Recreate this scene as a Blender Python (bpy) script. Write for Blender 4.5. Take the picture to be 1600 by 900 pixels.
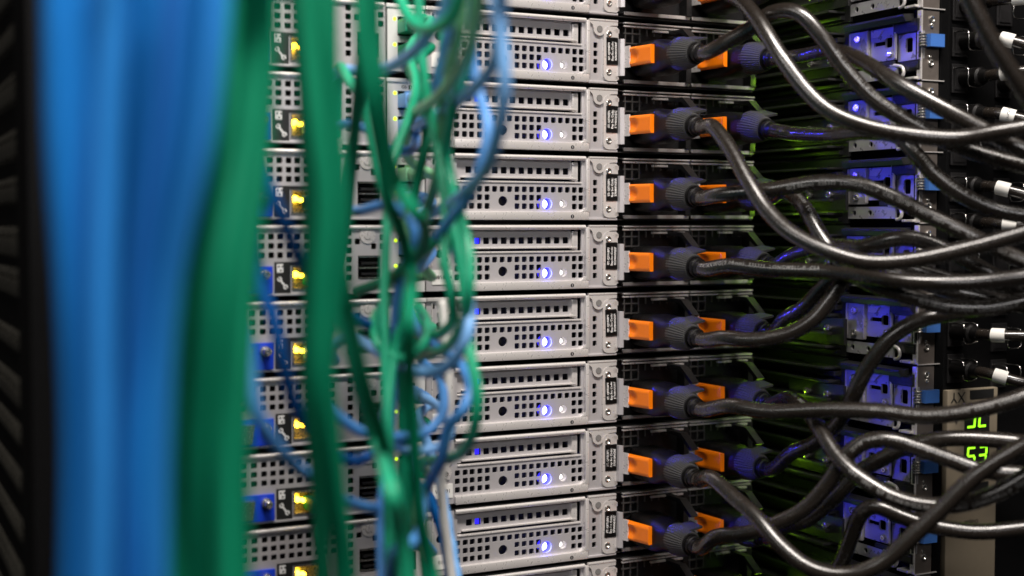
import bpy, bmesh, math, random
from mathutils import Vector, Matrix
random.seed(7)
sc = bpy.context.scene
for o in list(bpy.data.objects):
    bpy.data.objects.remove(o)
COL = sc.collection
MM = 0.001
R = math.radians
# ------------------------------------------------------------------ camera
F = 2100.0                                   # focal length in pixels of the 1600 px wide photograph
TH = math.atan(2.363e-4 * F)                 # how far the camera is turned to the right
PITCH = math.atan(100.0 / F)                 # looking slightly down
ZC = F * 44.45 / 109.6
CAM = Vector((-ZC * math.sin(TH), -ZC * math.cos(TH), 0.0))       # millimetres; rear of the servers is the plane y = 0
fh = Vector((math.sin(TH), math.cos(TH), 0))
RT = Vector((math.cos(TH), -math.sin(TH), 0))
FW = fh * math.cos(PITCH) + Vector((0, 0, -math.sin(PITCH)))
UP = fh * math.sin(PITCH) + Vector((0, 0, math.cos(PITCH)))
cd = bpy.data.cameras.new('camera')
cam = bpy.data.objects.new('camera', cd)
COL.objects.link(cam)
cam.matrix_world = Matrix(((RT.x, UP.x, -FW.x, CAM.x * MM), (RT.y, UP.y, -FW.y, CAM.y * MM), (RT.z, UP.z, -FW.z, CAM.z * MM), (0, 0, 0, 1)))
cd.sensor_width = 36
cd.lens = 36 * F / 1600
cd.clip_start = 0.02
cd.clip_end = 50
cd.dof.use_dof = True
cd.dof.focus_distance = 0.868
cd.dof.aperture_fstop = 3.2
cd.dof.aperture_blades = 0
sc.camera = cam
# ------------------------------------------------------------------ world, lights, exposure
w = bpy.data.worlds.new('World')
sc.world = w
w.use_nodes = True
w.node_tree.nodes['Background'].inputs[0].default_value = (1.0, 0.93, 0.85, 1)
w.node_tree.nodes['Background'].inputs[1].default_value = 0.012
sc.view_settings.view_transform = 'Standard'
sc.view_settings.look = 'None'
sc.view_settings.exposure = 0.0
sc.view_settings.gamma = 1.0
sc.render.engine = 'CYCLES'
sc.cycles.use_denoising = True
sc.cycles.max_bounces = 8
sc.cycles.sample_clamp_indirect = 4.0

def area(name, loc, aim, sx, sy, power, col):
    l = bpy.data.lights.new(name, 'AREA')
    l.shape = 'RECTANGLE'
    l.size = sx
    l.size_y = sy
    l.energy = power
    l.color = col
    o = bpy.data.objects.new(name, l)
    o.location = loc
    o.rotation_euler = (Vector(aim) - Vector(loc)).to_track_quat('-Z', 'Y').to_euler()
    COL.objects.link(o)
    return o
# fluorescent fitting on the aisle ceiling behind the rack, then two added fill lights
area('ceiling_and_fill_lamp', (-0.16, -0.95, 1.5), (0.0, 0.0, -0.05), 1.2, 0.2, 62, (1.0, 0.92, 0.85))
area('ceiling_and_fill_lamp', (-0.25, -1.55, 0.55), (-0.02, 0.0, 0.0), 0.6, 0.2, 5.0, (1.0, 0.96, 0.95))  # added fill from the camera side, below ceiling height
area('ceiling_and_fill_lamp', (-1.9, -0.75, 1.0), (0.0, -0.12, 0.0), 0.9, 0.2, 8.5, (1.0, 0.96, 0.92))  # added fill from the left for the slats and orange tabs
# ------------------------------------------------------------------ pixel to place (layout measured on the photograph)
def ray(px, py):
    return RT * ((px - 800) / F) + UP * ((450 - py) / F) + FW
def UZ(px, py, z):
    return CAM + ray(px, py) * z
def UY(px, py, y):
    d = ray(px, py)
    return CAM + d * ((y - CAM.y) / d.y)
def UX(px, py, x):
    d = ray(px, py)
    return CAM + d * ((x - CAM.x) / d.x)
def xs(px, y=0):
    return UY(px, 350, y).x
def yx(px, x):
    return UX(px, 350, x).y
# ------------------------------------------------------------------ materials
def mat(name, col, rough=0.5, metal=0.0, var=0.12, scale=60.0, bump=0.0, bscale=400.0, spec=0.5, rvar=0.1, stretch=None, coat=0.0):
    m = bpy.data.materials.new(name)
    m.use_nodes = True
    n = m.node_tree.nodes
    l = m.node_tree.links
    b = n['Principled BSDF']
    b.inputs['Metallic'].default_value = metal
    b.inputs['Specular IOR Level'].default_value = spec
    b.inputs['Coat Weight'].default_value = coat
    tc = n.new('ShaderNodeTexCoord')
    src = tc.outputs['Object']
    if stretch:
        mp = n.new('ShaderNodeMapping')
        mp.inputs['Scale'].default_value = stretch
        l.new(src, mp.inputs['Vector'])
        src = mp.outputs['Vector']
    nz = n.new('ShaderNodeTexNoise')
    nz.inputs['Scale'].default_value = scale
    nz.inputs['Detail'].default_value = 5
    l.new(src, nz.inputs['Vector'])
    mx = n.new('ShaderNodeMix')
    mx.data_type = 'RGBA'
    lo = [max(0, c * (1 - var)) for c in col]
    hi = [min(1, c * (1 + var)) for c in col]
    mx.inputs[6].default_value = (*lo, 1)
    mx.inputs[7].default_value = (*hi, 1)
    l.new(nz.outputs['Fac'], mx.inputs[0])
    l.new(mx.outputs[2], b.inputs['Base Color'])
    mr = n.new('ShaderNodeMapRange')
    mr.inputs['From Min'].default_value = 0.3
    mr.inputs['From Max'].default_value = 0.7
    mr.inputs['To Min'].default_value = max(0.03, rough - rvar)
    mr.inputs['To Max'].default_value = min(1, rough + rvar)
    nz2 = n.new('ShaderNodeTexNoise')
    nz2.inputs['Scale'].default_value = scale * 3.7
    nz2.inputs['Detail'].default_value = 4
    l.new(src, nz2.inputs['Vector'])
    l.new(nz2.outputs['Fac'], mr.inputs['Value'])
    l.new(mr.outputs['Result'], b.inputs['Roughness'])
    if bump:
        n3 = n.new('ShaderNodeTexNoise')
        n3.inputs['Scale'].default_value = bscale
        n3.inputs['Detail'].default_value = 3
        l.new(src, n3.inputs['Vector'])
        bp = n.new('ShaderNodeBump')
        bp.inputs['Strength'].default_value = bump
        bp.inputs['Distance'].default_value = 0.0006
        l.new(n3.outputs['Fac'], bp.inputs['Height'])
        l.new(bp.outputs['Normal'], b.inputs['Normal'])
    return m
def emat(name, col, strength):
    m = bpy.data.materials.new(name)
    m.use_nodes = True
    b = m.node_tree.nodes['Principled BSDF']
    b.inputs['Base Color'].default_value = (*[min(1, c * 0.8) for c in col], 1)
    b.inputs['Roughness'].default_value = 0.3
    b.inputs['Emission Color'].default_value = (*col, 1)
    b.inputs['Emission Strength'].default_value = strength
    return m
M = dict(
    zinc=mat('zinc_plated_steel', (0.55, 0.53, 0.54), 0.42, 0.45, 0.05, 90, 0.0, 900, rvar=0.04),
    bright=mat('bright_nickel_steel', (0.72, 0.69, 0.67), 0.30, 0.4, 0.04, 120, 0.0, 900, rvar=0.04),
    screw=mat('nickel_screw', (0.66, 0.64, 0.60), 0.22, 0.9, 0.1, 300),
    pale=mat('pale_port_panel', (0.66, 0.655, 0.64), 0.5, 0.1, 0.05, 80),
    case=mat('server_case_steel', (0.13, 0.127, 0.124), 0.45, 0.6, 0.12, 60, 0.05),
    inner=mat('black_vent_shade', (0.012, 0.012, 0.015), 0.7, 0.0, 0.3, 80),
    blackp=mat('black_plastic', (0.009, 0.0085, 0.009), 0.46, 0, 0.25, 150, 0.35, 1400),
    plug=mat('black_moulded_rubber', (0.004, 0.0036, 0.0036), 0.40, 0, 0.25, 120, 0.3, 1800, spec=0.3),
    collar=mat('charcoal_ribbed_strap', (0.036, 0.036, 0.036), 0.6, 0, 0.2, 300, 0.5, 2500),
    cord=mat('black_cord_jacket', (0.016, 0.0125, 0.010), 0.26, 0, 0.18, 70, 0.0, 700, spec=1.0, rvar=0.04),
    print=mat('white_cord_print', (0.30, 0.30, 0.295), 0.6, 0, 0.35, 900),
    orange=mat('orange_plastic', (1.0, 0.215, 0.001), 0.42, 0, 0.06, 120, 0.15, 1500),
    label=mat('black_label', (0.012, 0.012, 0.012), 0.5, 0, 0.2, 200),
    white=mat('white_print', (0.8, 0.8, 0.79), 0.55, 0, 0.05, 200),
    paper=mat('white_paper_label', (0.75, 0.74, 0.70), 0.65, 0, 0.06, 120),
    vga=mat('blue_connector_plastic', (0.008, 0.05, 0.62), 0.4, 0, 0.1, 150),
    latch=mat('blue_latch_plastic', (0.055, 0.17, 0.52), 0.42, 0, 0.1, 150),
    grey=mat('grey_rubber_dot', (0.17, 0.165, 0.16), 0.7, 0, 0.1, 150),
    rail=mat('rail_steel', (0.055, 0.055, 0.055), 0.34, 0.6, 0.15, 60, 0.08, 600, stretch=(1, 0.15, 1)),
    bracket=mat('bracket_steel', (0.50, 0.495, 0.51), 0.34, 0.5, 0.3, 45, 0.08, 500, rvar=0.12),
    flange=mat('flange_steel', (0.22, 0.19, 0.17), 0.40, 0.6, 0.15, 90, 0.1, 700),
    post=mat('black_powder_coat', (0.003, 0.003, 0.0033), 0.6, 0, 0.2, 300, 0.3, 2200, spec=0.08),
    slat=mat('dark_slat_paint', (0.055, 0.052, 0.043), 0.30, 0.3, 0.3, 20, 0.1, 400),
    cream=mat('cream_module_plastic', (0.21, 0.175, 0.125), 0.55, 0, 0.06, 60, 0.15, 1400),
    wire=mat('chrome_wire', (0.75, 0.73, 0.70), 0.18, 1.0, 0.05, 200),
    port=mat('port_shell', (0.42, 0.38, 0.30), 0.3, 0.8, 0.1, 200),
    blue=mat('blue_cable_jacket', (0.008, 0.145, 0.46), 0.75, 0, 0.05, 40, 0.0, 500, spec=0.06),
    blue2=mat('light_blue_cable_jacket', (0.18, 0.42, 0.80), 0.45, 0, 0.08, 40, 0.0, 500),
    blue3=mat('mid_blue_cable_jacket', (0.08, 0.29, 0.70), 0.45, 0, 0.08, 40, 0.0, 500),
    bluelt=mat('soft_blue_cable_jacket', (0.02, 0.19, 0.54), 0.75, 0, 0.05, 40, 0.0, 500, spec=0.06),
    whitej=mat('white_cable_jacket', (0.7, 0.69, 0.66), 0.4, 0, 0.05, 40),
    bluedk=mat('deep_blue_cable_jacket', (0.006, 0.095, 0.36), 0.6, 0, 0.05, 40, 0.0, 500, spec=0.12),
    green=mat('green_cable_jacket', (0.002, 0.19, 0.095), 0.6, 0, 0.06, 40, 0.0, 500, spec=0.12),
    greendk=mat('deep_green_cable_jacket', (0.002, 0.11, 0.055), 0.6, 0, 0.06, 40, 0.0, 500, spec=0.12),
    green2=mat('pale_green_cable_jacket', (0.16, 0.42, 0.22), 0.42, 0, 0.08, 40, 0.05, 500),
    green4=mat('mint_cable_jacket', (0.24, 0.55, 0.30), 0.42, 0, 0.08, 40),
    greenm=mat('mid_green_cable_jacket', (0.012, 0.36, 0.19), 0.42, 0, 0.08, 40, 0.05, 500),
    led_blue=emat('lit_blue_led', (0.28, 0.31, 1.0), 9),
    white_glow=emat('glowing_white_plastic', (1.0, 0.93, 0.95), 1.3),
    led_yellow=emat('lit_amber_led', (1.0, 0.62, 0.03), 16),
    led_lime=emat('lit_lime_led', (0.62, 0.95, 0.02), 2.2),
    led_green=emat('lit_green_led', (0.42, 1.0, 0.02), 1.6),
    wall_glow=emat('glowing_blue_hole_wall', (0.04, 0.03, 1.0), 1.1),  # glow that stands in for LED light on the hole wall
    led_purple=emat('lit_blue_indicator', (0.03, 0.02, 1.0), 1.2),
    digit=emat('lit_green_digit', (0.35, 1.0, 0.02), 1.5),
)
# ------------------------------------------------------------------ mesh helpers (millimetres in, metres out)
class MB:
    def __init__(s, off=(0, 0, 0)):
        s.v = []
        s.f = []
        s.o = Vector(off)
    def add(s, vs, fs):
        k = len(s.v)
        s.v += [Vector(p) for p in vs]
        s.f += [tuple(i + k for i in f) for f in fs]
        return s
    def box(s, x0, x1, y0, y1, z0, z1, bev=0.0, rot=None):
        if bev > 0:
            bm = bmesh.new()
            bmesh.ops.create_cube(bm, size=1)
            for q in bm.verts:
                q.co = Vector(((x0 + x1) / 2 + q.co.x * abs(x1 - x0), (y0 + y1) / 2 + q.co.y * abs(y1 - y0), (z0 + z1) / 2 + q.co.z * abs(z1 - z0)))
            bmesh.ops.bevel(bm, geom=list(bm.edges), offset=bev, segments=2, profile=0.6, affect='EDGES')
            bm.verts.index_update()
            vs = [q.co.copy() for q in bm.verts]
            fs = [[q.index for q in f.verts] for f in bm.faces]
            bm.free()
        else:
            vs = [Vector((x, y, z)) for x in (x0, x1) for y in (y0, y1) for z in (z0, z1)]
            fs = [(0, 1, 3, 2), (4, 6, 7, 5), (0, 4, 5, 1), (2, 3, 7, 6), (0, 2, 6, 4), (1, 5, 7, 3)]
        if rot:
            c = Vector(((x0 + x1) / 2, (y0 + y1) / 2, (z0 + z1) / 2))
            vs = [c + rot @ (p - c) for p in vs]
        return s.add(vs, fs)
    def prism(s, pts, axis, a, b):
        """extrude polygon of (u,v) along an axis: 'y' -> (x,z), 'x' -> (y,z), 'z' -> (x,y)"""
        def P(u, v, t):
            return (u, t, v) if axis == 'y' else ((t, u, v) if axis == 'x' else (u, v, t))
        n = len(pts)
        vs = [P(u, v, a) for u, v in pts] + [P(u, v, b) for u, v in pts]
        fs = [tuple(range(n)), tuple(range(2 * n - 1, n - 1, -1))] + [(i, (i + 1) % n, n + (i + 1) % n, n + i) for i in range(n)]
        return s.add(vs, fs)
    def lathe(s, c, ax, prof, n=20, rib=0.0, nrib=0, cap=True, squash=None):
        """prof: list of (distance along axis, radius)"""
        ax = Vector(ax).normalized()
        u = ax.orthogonal().normalized() if abs(ax.z) > 0.9 else Vector((0, 0, 1)).cross(ax).normalized()
        v = ax.cross(u)
        c = Vector(c)
        vs = []
        for (t, r) in prof:
            for i in range(n):
                a = 2 * math.pi * i / n
                rr = r
                if rib and i % 2:
                    rr = r - rib
                p = u * math.cos(a) * rr + v * math.sin(a) * rr
                vs.append(c + ax * t + p)
        fs = []
        for j in range(len(prof) - 1):
            for i in range(n):
                fs.append((j * n + i, j * n + (i + 1) % n, (j + 1) * n + (i + 1) % n, (j + 1) * n + i))
        if cap:
            fs.append(tuple(range(n - 1, -1, -1)))
            fs.append(tuple(range((len(prof) - 1) * n, len(prof) * n)))
        return s.add(vs, fs)
    def tube(s, path, r, n=12, cap=True, rf=None):
        fr = frames(path)
        vs = []
        for j, (p, t, u, v) in enumerate(fr):
            rr = rf(j) if rf else r
            for i in range(n):
                a = 2 * math.pi * i / n
                vs.append(p + u * math.cos(a) * rr + v * math.sin(a) * rr)
        fs = []
        for j in range(len(fr) - 1):
            for i in range(n):
                fs.append((j * n + i, j * n + (i + 1) % n, (j + 1) * n + (i + 1) % n, (j + 1) * n + i))
        if cap:
            fs.append(tuple(range(n - 1, -1, -1)))
            fs.append(tuple(range((len(fr) - 1) * n, len(fr) * n)))
        return s.add(vs, fs)
    def plate(s, x0, x1, z0, z1, y, holes, depth=1.2, ch=0.13):
        zc = sorted(set([z0, z1] + [q for h in holes for q in (h[2] - h[4] / 2, h[2] + h[4] / 2) if z0 < q < z1]))
        for a, b in zip(zc[:-1], zc[1:]):
            if b - a < 1e-6:
                continue
            m = (a + b) / 2
            iv = sorted((h[1] - h[3] / 2, h[1] + h[3] / 2) for h in holes if h[2] - h[4] / 2 < m < h[2] + h[4] / 2)
            x = x0
            for p, q in iv:
                if p > x + 1e-6:
                    s.add([(x, y, a), (p, y, a), (p, y, b), (x, y, b)], [(0, 1, 2, 3)])
                x = max(x, q)
            if x1 > x + 1e-6:
                s.add([(x, y, a), (x1, y, a), (x1, y, b), (x, y, b)], [(0, 1, 2, 3)])
        for h in holes:
            kind, cx, cz, ww, hh = h
            if kind == 's':
                c = ch * min(ww, hh)
                a, b = ww / 2, hh / 2
                ring = [(a - c, -b), (a, -b + c), (a, b - c), (a - c, b), (-a + c, b), (-a, b - c), (-a, -b + c), (-a + c, -b)]
                cor = [((a, -b), 0, 1), ((a, b), 2, 3), ((-a, b), 4, 5), ((-a, -b), 6, 7)]
                for (qx, qz), i, j in cor:
                    s.add([(cx + qx, y, cz + qz), (cx + ring[i][0], y, cz + ring[i][1]), (cx + ring[j][0], y, cz + ring[j][1])], [(0, 1, 2)])
            elif kind == 'r':
                a, b = ww / 2, hh / 2
                ring = [(a, -b), (a, b), (-a, b), (-a, -b)]
            else:
                r = ww / 2
                N = 24
                ring = [(r * math.cos(2 * math.pi * i / N), r * math.sin(2 * math.pi * i / N)) for i in range(N)]
                for q, (sx_, sz_) in enumerate(((1, 1), (-1, 1), (-1, -1), (1, -1))):
                    for i in range(6):
                        p0 = ring[(q * 6 + i) % N]
                        p1 = ring[(q * 6 + i + 1) % N]
                        s.add([(cx + sx_ * r, y, cz + sz_ * r), (cx + p0[0], y, cz + p0[1]), (cx + p1[0], y, cz + p1[1])], [(0, 1, 2)])
            n = len(ring)
            s.add([(cx + p, y, cz + q) for p, q in ring] + [(cx + p, y + depth, cz + q) for p, q in ring], [(i, (i + 1) % n, n + (i + 1) % n, n + i) for i in range(n)])
        return s
    def mesh(s, name, m, smooth=False, angle=None):
        me = bpy.data.meshes.new(name)
        me.from_pydata([tuple((p - s.o) * MM) for p in s.v], [], s.f)
        me.materials.append(M[m])
        if smooth:
            me.polygons.foreach_set('use_smooth', [True] * len(me.polygons))
            if angle:
                bm = bmesh.new()
                bm.from_mesh(me)
                bmesh.ops.recalc_face_normals(bm, faces=bm.faces)
                bm.to_mesh(me)
                bm.free()
                me.set_sharp_from_angle(angle=R(angle))
        me.update()
        return me
    def build(s, name, m, parent=None, smooth=False, angle=None):
        o = bpy.data.objects.new(name, s.mesh(name, m, smooth, angle))
        COL.objects.link(o)
        o.parent = parent
        return o
def frames(path):
    n = len(path)
    T = []
    for i in range(n):
        T.append((path[min(i + 1, n - 1)] - path[max(i - 1, 0)]).normalized())
    ref = Vector((0, 0, 1)) if abs(T[0].z) < 0.9 else Vector((0, -1, 0))
    u = (ref - T[0] * ref.dot(T[0])).normalized()
    out = []
    for i in range(n):
        u = (u - T[i] * u.dot(T[i]))
        u.normalize()
        out.append((path[i], T[i], u, T[i].cross(u)))
    return out
def spline(pts, step=4.0):
    P = [Vector(p) for p in pts]
    P = [P[0] * 2 - P[1]] + P + [P[-1] * 2 - P[-2]]
    raw = []
    for i in range(1, len(P) - 2):
        p0, p1, p2, p3 = P[i - 1:i + 3]
        # centripetal Catmull-Rom
        t0 = 0
        t1 = t0 + max(1e-3, (p1 - p0).length) ** 0.5
        t2 = t1 + max(1e-3, (p2 - p1).length) ** 0.5
        t3 = t2 + max(1e-3, (p3 - p2).length) ** 0.5
        for k in range(16):
            t = t1 + (t2 - t1) * k / 16
            a1 = p0 * ((t1 - t) / (t1 - t0)) + p1 * ((t - t0) / (t1 - t0))
            a2 = p1 * ((t2 - t) / (t2 - t1)) + p2 * ((t - t1) / (t2 - t1))
            a3 = p2 * ((t3 - t) / (t3 - t2)) + p3 * ((t - t2) / (t3 - t2))
            b1 = a1 * ((t2 - t) / (t2 - t0)) + a2 * ((t - t0) / (t2 - t0))
            b2 = a2 * ((t3 - t) / (t3 - t1)) + a3 * ((t - t1) / (t3 - t1))
            raw.append(b1 * ((t2 - t) / (t2 - t1)) + b2 * ((t - t1) / (t2 - t1)))
    raw.append(P[-2])
    for _ in range(2):      # relax small kinks
        raw = [raw[0]] + [raw[i] * 0.5 + (raw[i - 1] + raw[i + 1]) * 0.25 for i in range(1, len(raw) - 1)] + [raw[-1]]
    out = [raw[0]]
    acc = 0
    for a, b in zip(raw[:-1], raw[1:]):
        d = (b - a).length
        while d > 0 and acc + d >= step:
            a = a + (b - a) * ((step - acc) / d)
            out.append(a.copy())
            d = (b - a).length
            acc = 0
        acc += d
    out.append(raw[-1])
    return out
def root(name, loc, label, cat, group=None):
    o = bpy.data.objects.new(name, None)
    o.empty_display_size = 0.01
    o.location = Vector(loc) * MM
    COL.objects.link(o)
    o['label'] = label
    o['category'] = cat
    if group:
        o['group'] = group
    return o
def copy_tree(o, parent=None):
    c = o.copy()
    COL.objects.link(c)
    c.parent = parent
    for ch in list(o.children):
        copy_tree(ch, c)
    return c
_glyph = {}
def text2d(body, size, align='CENTER'):
    """flat lettering as triangles: list of (x, y), faces; baseline centred"""
    key = (body, size, align)
    if key in _glyph:
        return _glyph[key]
    cu = bpy.data.curves.new('lettering', 'FONT')
    cu.body = body
    cu.size = size
    cu.align_x = align
    cu.align_y = 'CENTER'
    cu.resolution_u = 2
    ob = bpy.data.objects.new('lettering', cu)
    COL.objects.link(ob)
    dg = bpy.context.evaluated_depsgraph_get()
    dg.update()
    me = bpy.data.meshes.new_from_object(ob.evaluated_get(dg))
    res = ([(v.co.x, v.co.y) for v in me.vertices], [tuple(p.vertices) for p in me.polygons])
    bpy.data.objects.remove(ob)
    bpy.data.curves.remove(cu)
    bpy.data.meshes.remove(me)
    _glyph[key] = res
    return res
def put_text(mb, body, size, o, ux, uy, align='CENTER'):
    vs, fs = text2d(body, size, align)
    o, ux, uy = Vector(o), Vector(ux), Vector(uy)
    return mb.add([o + ux * a + uy * b for a, b in vs], fs)
U1 = 44.45
ORD = ['topmost', 'second', 'third', 'fourth', 'fifth', 'sixth', 'seventh', 'eighth', 'ninth', 'bottommost']
KS = [4, 3, 2, 1, 0, -1, -2, -3, -4, -5]

# ================================================================== setting: dark cabinet interior
mb = MB()
mb.box(430, 436, -500, 700, -700, 700)
o = mb.build('cabinet_wall', 'post')
o['kind'] = 'structure'
mb = MB()
mb.box(-420, 436, 700, 706, -700, 700)
o = mb.build('cabinet_back', 'post')
o['kind'] = 'structure'
# left: cabinet side panel of pressed slats
base = Vector((-300, 0, -420))
pr = root('side_panel', base, 'dark slatted cabinet side panel at the far left edge', 'panel')
mb = MB(base)
mb.box(-301.5, -298.6, -122, 300, -420, 420)
mb.build('back_sheet', 'post', pr)
rgs = random.Random(5)
for i in range(34):
    zc = -400 + i * 24.5 + rgs.uniform(-3, 3)
    sl = MB(base)
    hh = rgs.uniform(4.5, 8.0)
    pts = [(301.2, -hh), (303.6, -hh * .75), (304.4, -hh * .2), (304.2, hh * .25), (302.4, hh * .35), (303.9, hh * .5), (303.4, hh * .8), (301.2, hh * 1.05)]
    sl.prism([(-p, zc + q) for p, q in pts], 'y', -121, 280)
    sl.build('slat', 'slat', pr, True, 35)
# rack posts
def post(x0, x1, y0, y1, label):
    b = Vector(((x0 + x1) / 2, (y0 + y1) / 2, -420))
    r = root('rack_post', b, label, 'rack post', 'vertical rack posts')
    m = MB(b)
    m.box(x0, x1, y0, y1, -420, 420, 0.8)
    m.build('upright', 'post', r)
    return r, b
lp, lb = post(-304.5, -284, -126, -80, 'black vertical rack post left of the thick blue cable bundle')
for i in range(-12, 13):
    m = MB(lb)
    m.box(-283.9, -282.2, -118, -109, i * U1 / 2 + 3, i * U1 / 2 + 12, 0.4)
    m.build('cage_nut', 'screw', lp)
rp, rb = post(238, 245, -123, -40, 'black vertical rack post beside the blue rail latches')
m = MB(rb)
m.box(222.8, 238, -121.5, -118, -420, 420)
m.build('mounting_flange', 'post', rp)

# ================================================================== servers
def zx(zpx):            # column of the close view of the expansion panel -> x
    return xs(700 + zpx / 5.714)
def zz(zpy):            # row of that view -> height below the top of the server
    return -(zpy - 35) / 13.72
def make_server():
    L = (0, 0, -U1)
    rt = root('rack_server', (0, 0, 0), '', 'server', 'stacked rack servers')
    def B(): return MB(L)
    XL, XR = -249.0, 187.5
    # case
    m = B()
    m.box(XL, XR, 3, 620, -1.6, -0.9)
    m.box(XL, XR, 3, 620, -42.0, -41.3)
    m.box(XL, XL + 1, 3, 620, -41.3, -1.6)
    m.box(XR - 1, XR, 3, 620, -41.3, -1.6)
    case = m.build('case', 'case', rt)
    m = B()
    m.box(XL + 1.2, XR - 1.2, 26, 27, -41.2, -1.7)
    m.build('vent_shade_sheet', 'inner', case)  # black sheet added behind the vents as their interior shade
    # ---------------- left rear panel with vents and ports
    xa, xb = XL, xs(603)
    hs = []
    hw = 3.5
    cols = [xs(380 + q / 4.706) for q in (-8, 65, 138, 205, 270, 338, 400, 465, 530, 590, 650)]
    d = cols[2] - cols[1]
    cols = [cols[0] - d * i for i in range(12, 0, -1)] + cols
    for c in cols:
        for z in (-7.4, -12.8, -18.2):
            if c > xa + 3:
                hs.append(('s', c, z, hw, hw))
    c = xs(380 + 780 / 4.706)
    for z in (-5.2, -10.5, -15.8, -21.2, -26.6, -32.0):
        hs.append(('s', c, z, 3.4, 3.6))
    hs.append(('s', xs(380 + 840 / 4.706), -10.5, 3.4, 3.6))
    c2 = xs(597)
    hs += [('s', c2, -8.0, 3.4, 3.6), ('s', c2 - 5.4, -13.4, 3.4, 3.6), ('s', c2, -13.4, 3.4, 3.6)]
    xm0, xm1 = xs(455), xs(499)             # management port
    hs.append(('r', (xm0 + xm1) / 2, -31.5, xm1 - xm0, 14))
    xu0, xu1 = xs(559), xs(594)             # double usb
    hs.append(('r', (xu0 + xu1) / 2, -26.0, xu1 - xu0, 14))
    m = B()
    m.plate(xa, xb, -41.6, -1.0, 0, hs, 1.4)
    m.box(xa, xb, -1.0, 1.0, -41.9, -40.6, 0.3)
    rear = m.build('rear_panel', 'zinc', rt)
    m = B()
    m.tube([Vector((xa, -0.6, -2.0)), Vector((xb - 1, -0.6, -2.0))], 1.35, 10)
    m.build('lid_lip', 'bright', rear, True, 40)
    # vga connector
    x0, x1 = xs(392), xs(424)
    m = B()
    m.prism([(x0 - 14, -24.6), (x1, -24.6), (x1, -40.2), (x0 - 14, -40.2)], 'y', -2.0, 0.5)
    v = m.build('video_connector', 'vga', rt)
    m = B()
    m.prism([(x0 - 12, -27), (x0 - 0.5, -27), (x0 - 2, -38), (x0 - 10.5, -38)], 'y', -7, -2)
    m.build('connector_shell', 'screw', v)
    m = B()
    m.lathe((xs(410), -2, -29.2), (0, -1, 0), [(0, 3.0), (3, 3.0), (3, 2.3), (7.5, 2.3), (8.2, 1.6)], 12)
    m.build('jack_screw', 'screw', v, True, 35)
    # icon label beside the management port
    x0, x1 = xs(428), xs(453)
    m = B()
    m.box(x0, x1, -0.35, 0.2, -41, -22.2)
    m.box(x1, xs(503), -0.3, 0.2, -24.3, -22.2)
    lab = m.build('icon_label', 'label', rt)
    m = B()
    cx = (x0 + x1) / 2 - 0.8
    y = -0.6
    # network symbol: three boxes joined by lines
    m.box(cx - 2.6, cx + 1.2, y, y + .2, -28.3, -23.3)
    icn = m.build('network_symbol', 'white', lab)
    m = B()
    for bx_, bz in ((-1.9, -24.3), (0.2, -24.3), (-0.8, -26.6)):
        m.box(cx + bx_ - .0, cx + bx_ + 1.0, y - .15, y + .05, bz - 1.0, bz)
    m.build('network_symbol_boxes', 'label', lab)
    m = B()
    a = Matrix.Rotation(R(-40), 3, 'Y')
    cw = Vector((cx + 0.8, 0, -34.5))
    m.box(cw.x - 0.55, cw.x + 0.55, y, y + .2, cw.z - 2.4, cw.z + 2.4, 0, Matrix.Rotation(R(-38), 3, 'Y'))
    for sg in (-1, 1):
        e = cw + Matrix.Rotation(R(-38), 3, 'Y') @ Vector((0, 0, 2.9 * sg))
        dr = Matrix.Rotation(R(-38), 3, 'Y')
        for ang in range(40, 321, 35):
            q = e + dr @ Vector((math.sin(R(ang)) * 1.0, 0, math.cos(R(ang)) * 1.0 * sg))
            m.box(q.x - .42, q.x + .42, y, y + .2, q.z - .42, q.z + .42)
    m.build('wrench_symbol', 'white', lab)
    # management port shell and lit leds
    m = B()
    for (p, q, r_, s_) in ((xm0, xm1, -25.4, -24.7), (xm0, xm1, -38.4, -37.6), (xm0, xm0 + .8, -37.6, -25.4), (xm1 - .8, xm1, -37.6, -25.4)):
        m.box(p, q, -0.8, 10, r_, s_)
    m.box(xm0 + .8, xm1 - .8, 8, 9, -37.6, -25.4)
    mp = m.build('management_port', 'port', rt)
    m = B()
    m.lathe((xm0 + 2.7, -0.2, -29.6), (0, -1, 0), [(-3, 1.75), (0, 1.75), (0.9, 0.9)], 12)
    m.build('lit_led', 'led_yellow', mp, True)
    m = B()
    m.lathe((xm0 + 6.0, -0.2, -30.4), (0, -1, 0), [(-3, 1.35), (0, 1.35), (0.8, 0.7)], 12)
    m.build('lit_led', 'led_yellow', mp, True)
    # usb stack
    m = B()
    m.box(xu0, xu1, 9, 10, -33, -19)
    m.box(xu0 + 2, xu1 - 2, -0.3, 9, -24.2, -22.8)
    m.box(xu0 + 2, xu1 - 2, -0.3, 9, -30.6, -29.2)
    us = m.build('usb_port', 'blackp', rt)
    m = B()
    m.box(xu0 + .6, xu1 - .6, -0.6, 8, -26.7, -26.0)
    m.box(xu0 + .6, xu1 - .6, -0.6, 8, -20.0, -19.5)
    m.box(xu0 + .6, xu1 - .6, -0.6, 8, -32.6, -32.1)
    m.build('usb_shell', 'screw', us)
    # latch dome on the panel
    m = B()
    m.lathe((xs(574), 0, -6.8), (0, -1, 0), [(0, 5.2), (0.6, 5.0), (0.6, 2.6), (1.0, 2.4), (1.0, 0.2)], 20)
    m.build('latch_dome', 'bright', rt, True, 35)
    # ---------------- pale port panel with two network ports
    x0, x1 = xs(603) + .2, xs(664)
    pa, pb = xs(621), xs(647)
    m = B()
    m.plate(x0, x1, -41.4, -1.2, -1.4, [('r', (pa + pb) / 2, -14.2, pb - pa, 11.5), ('r', (pa + pb) / 2, -29.6, pb - pa, 11.5)], 3)
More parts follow.
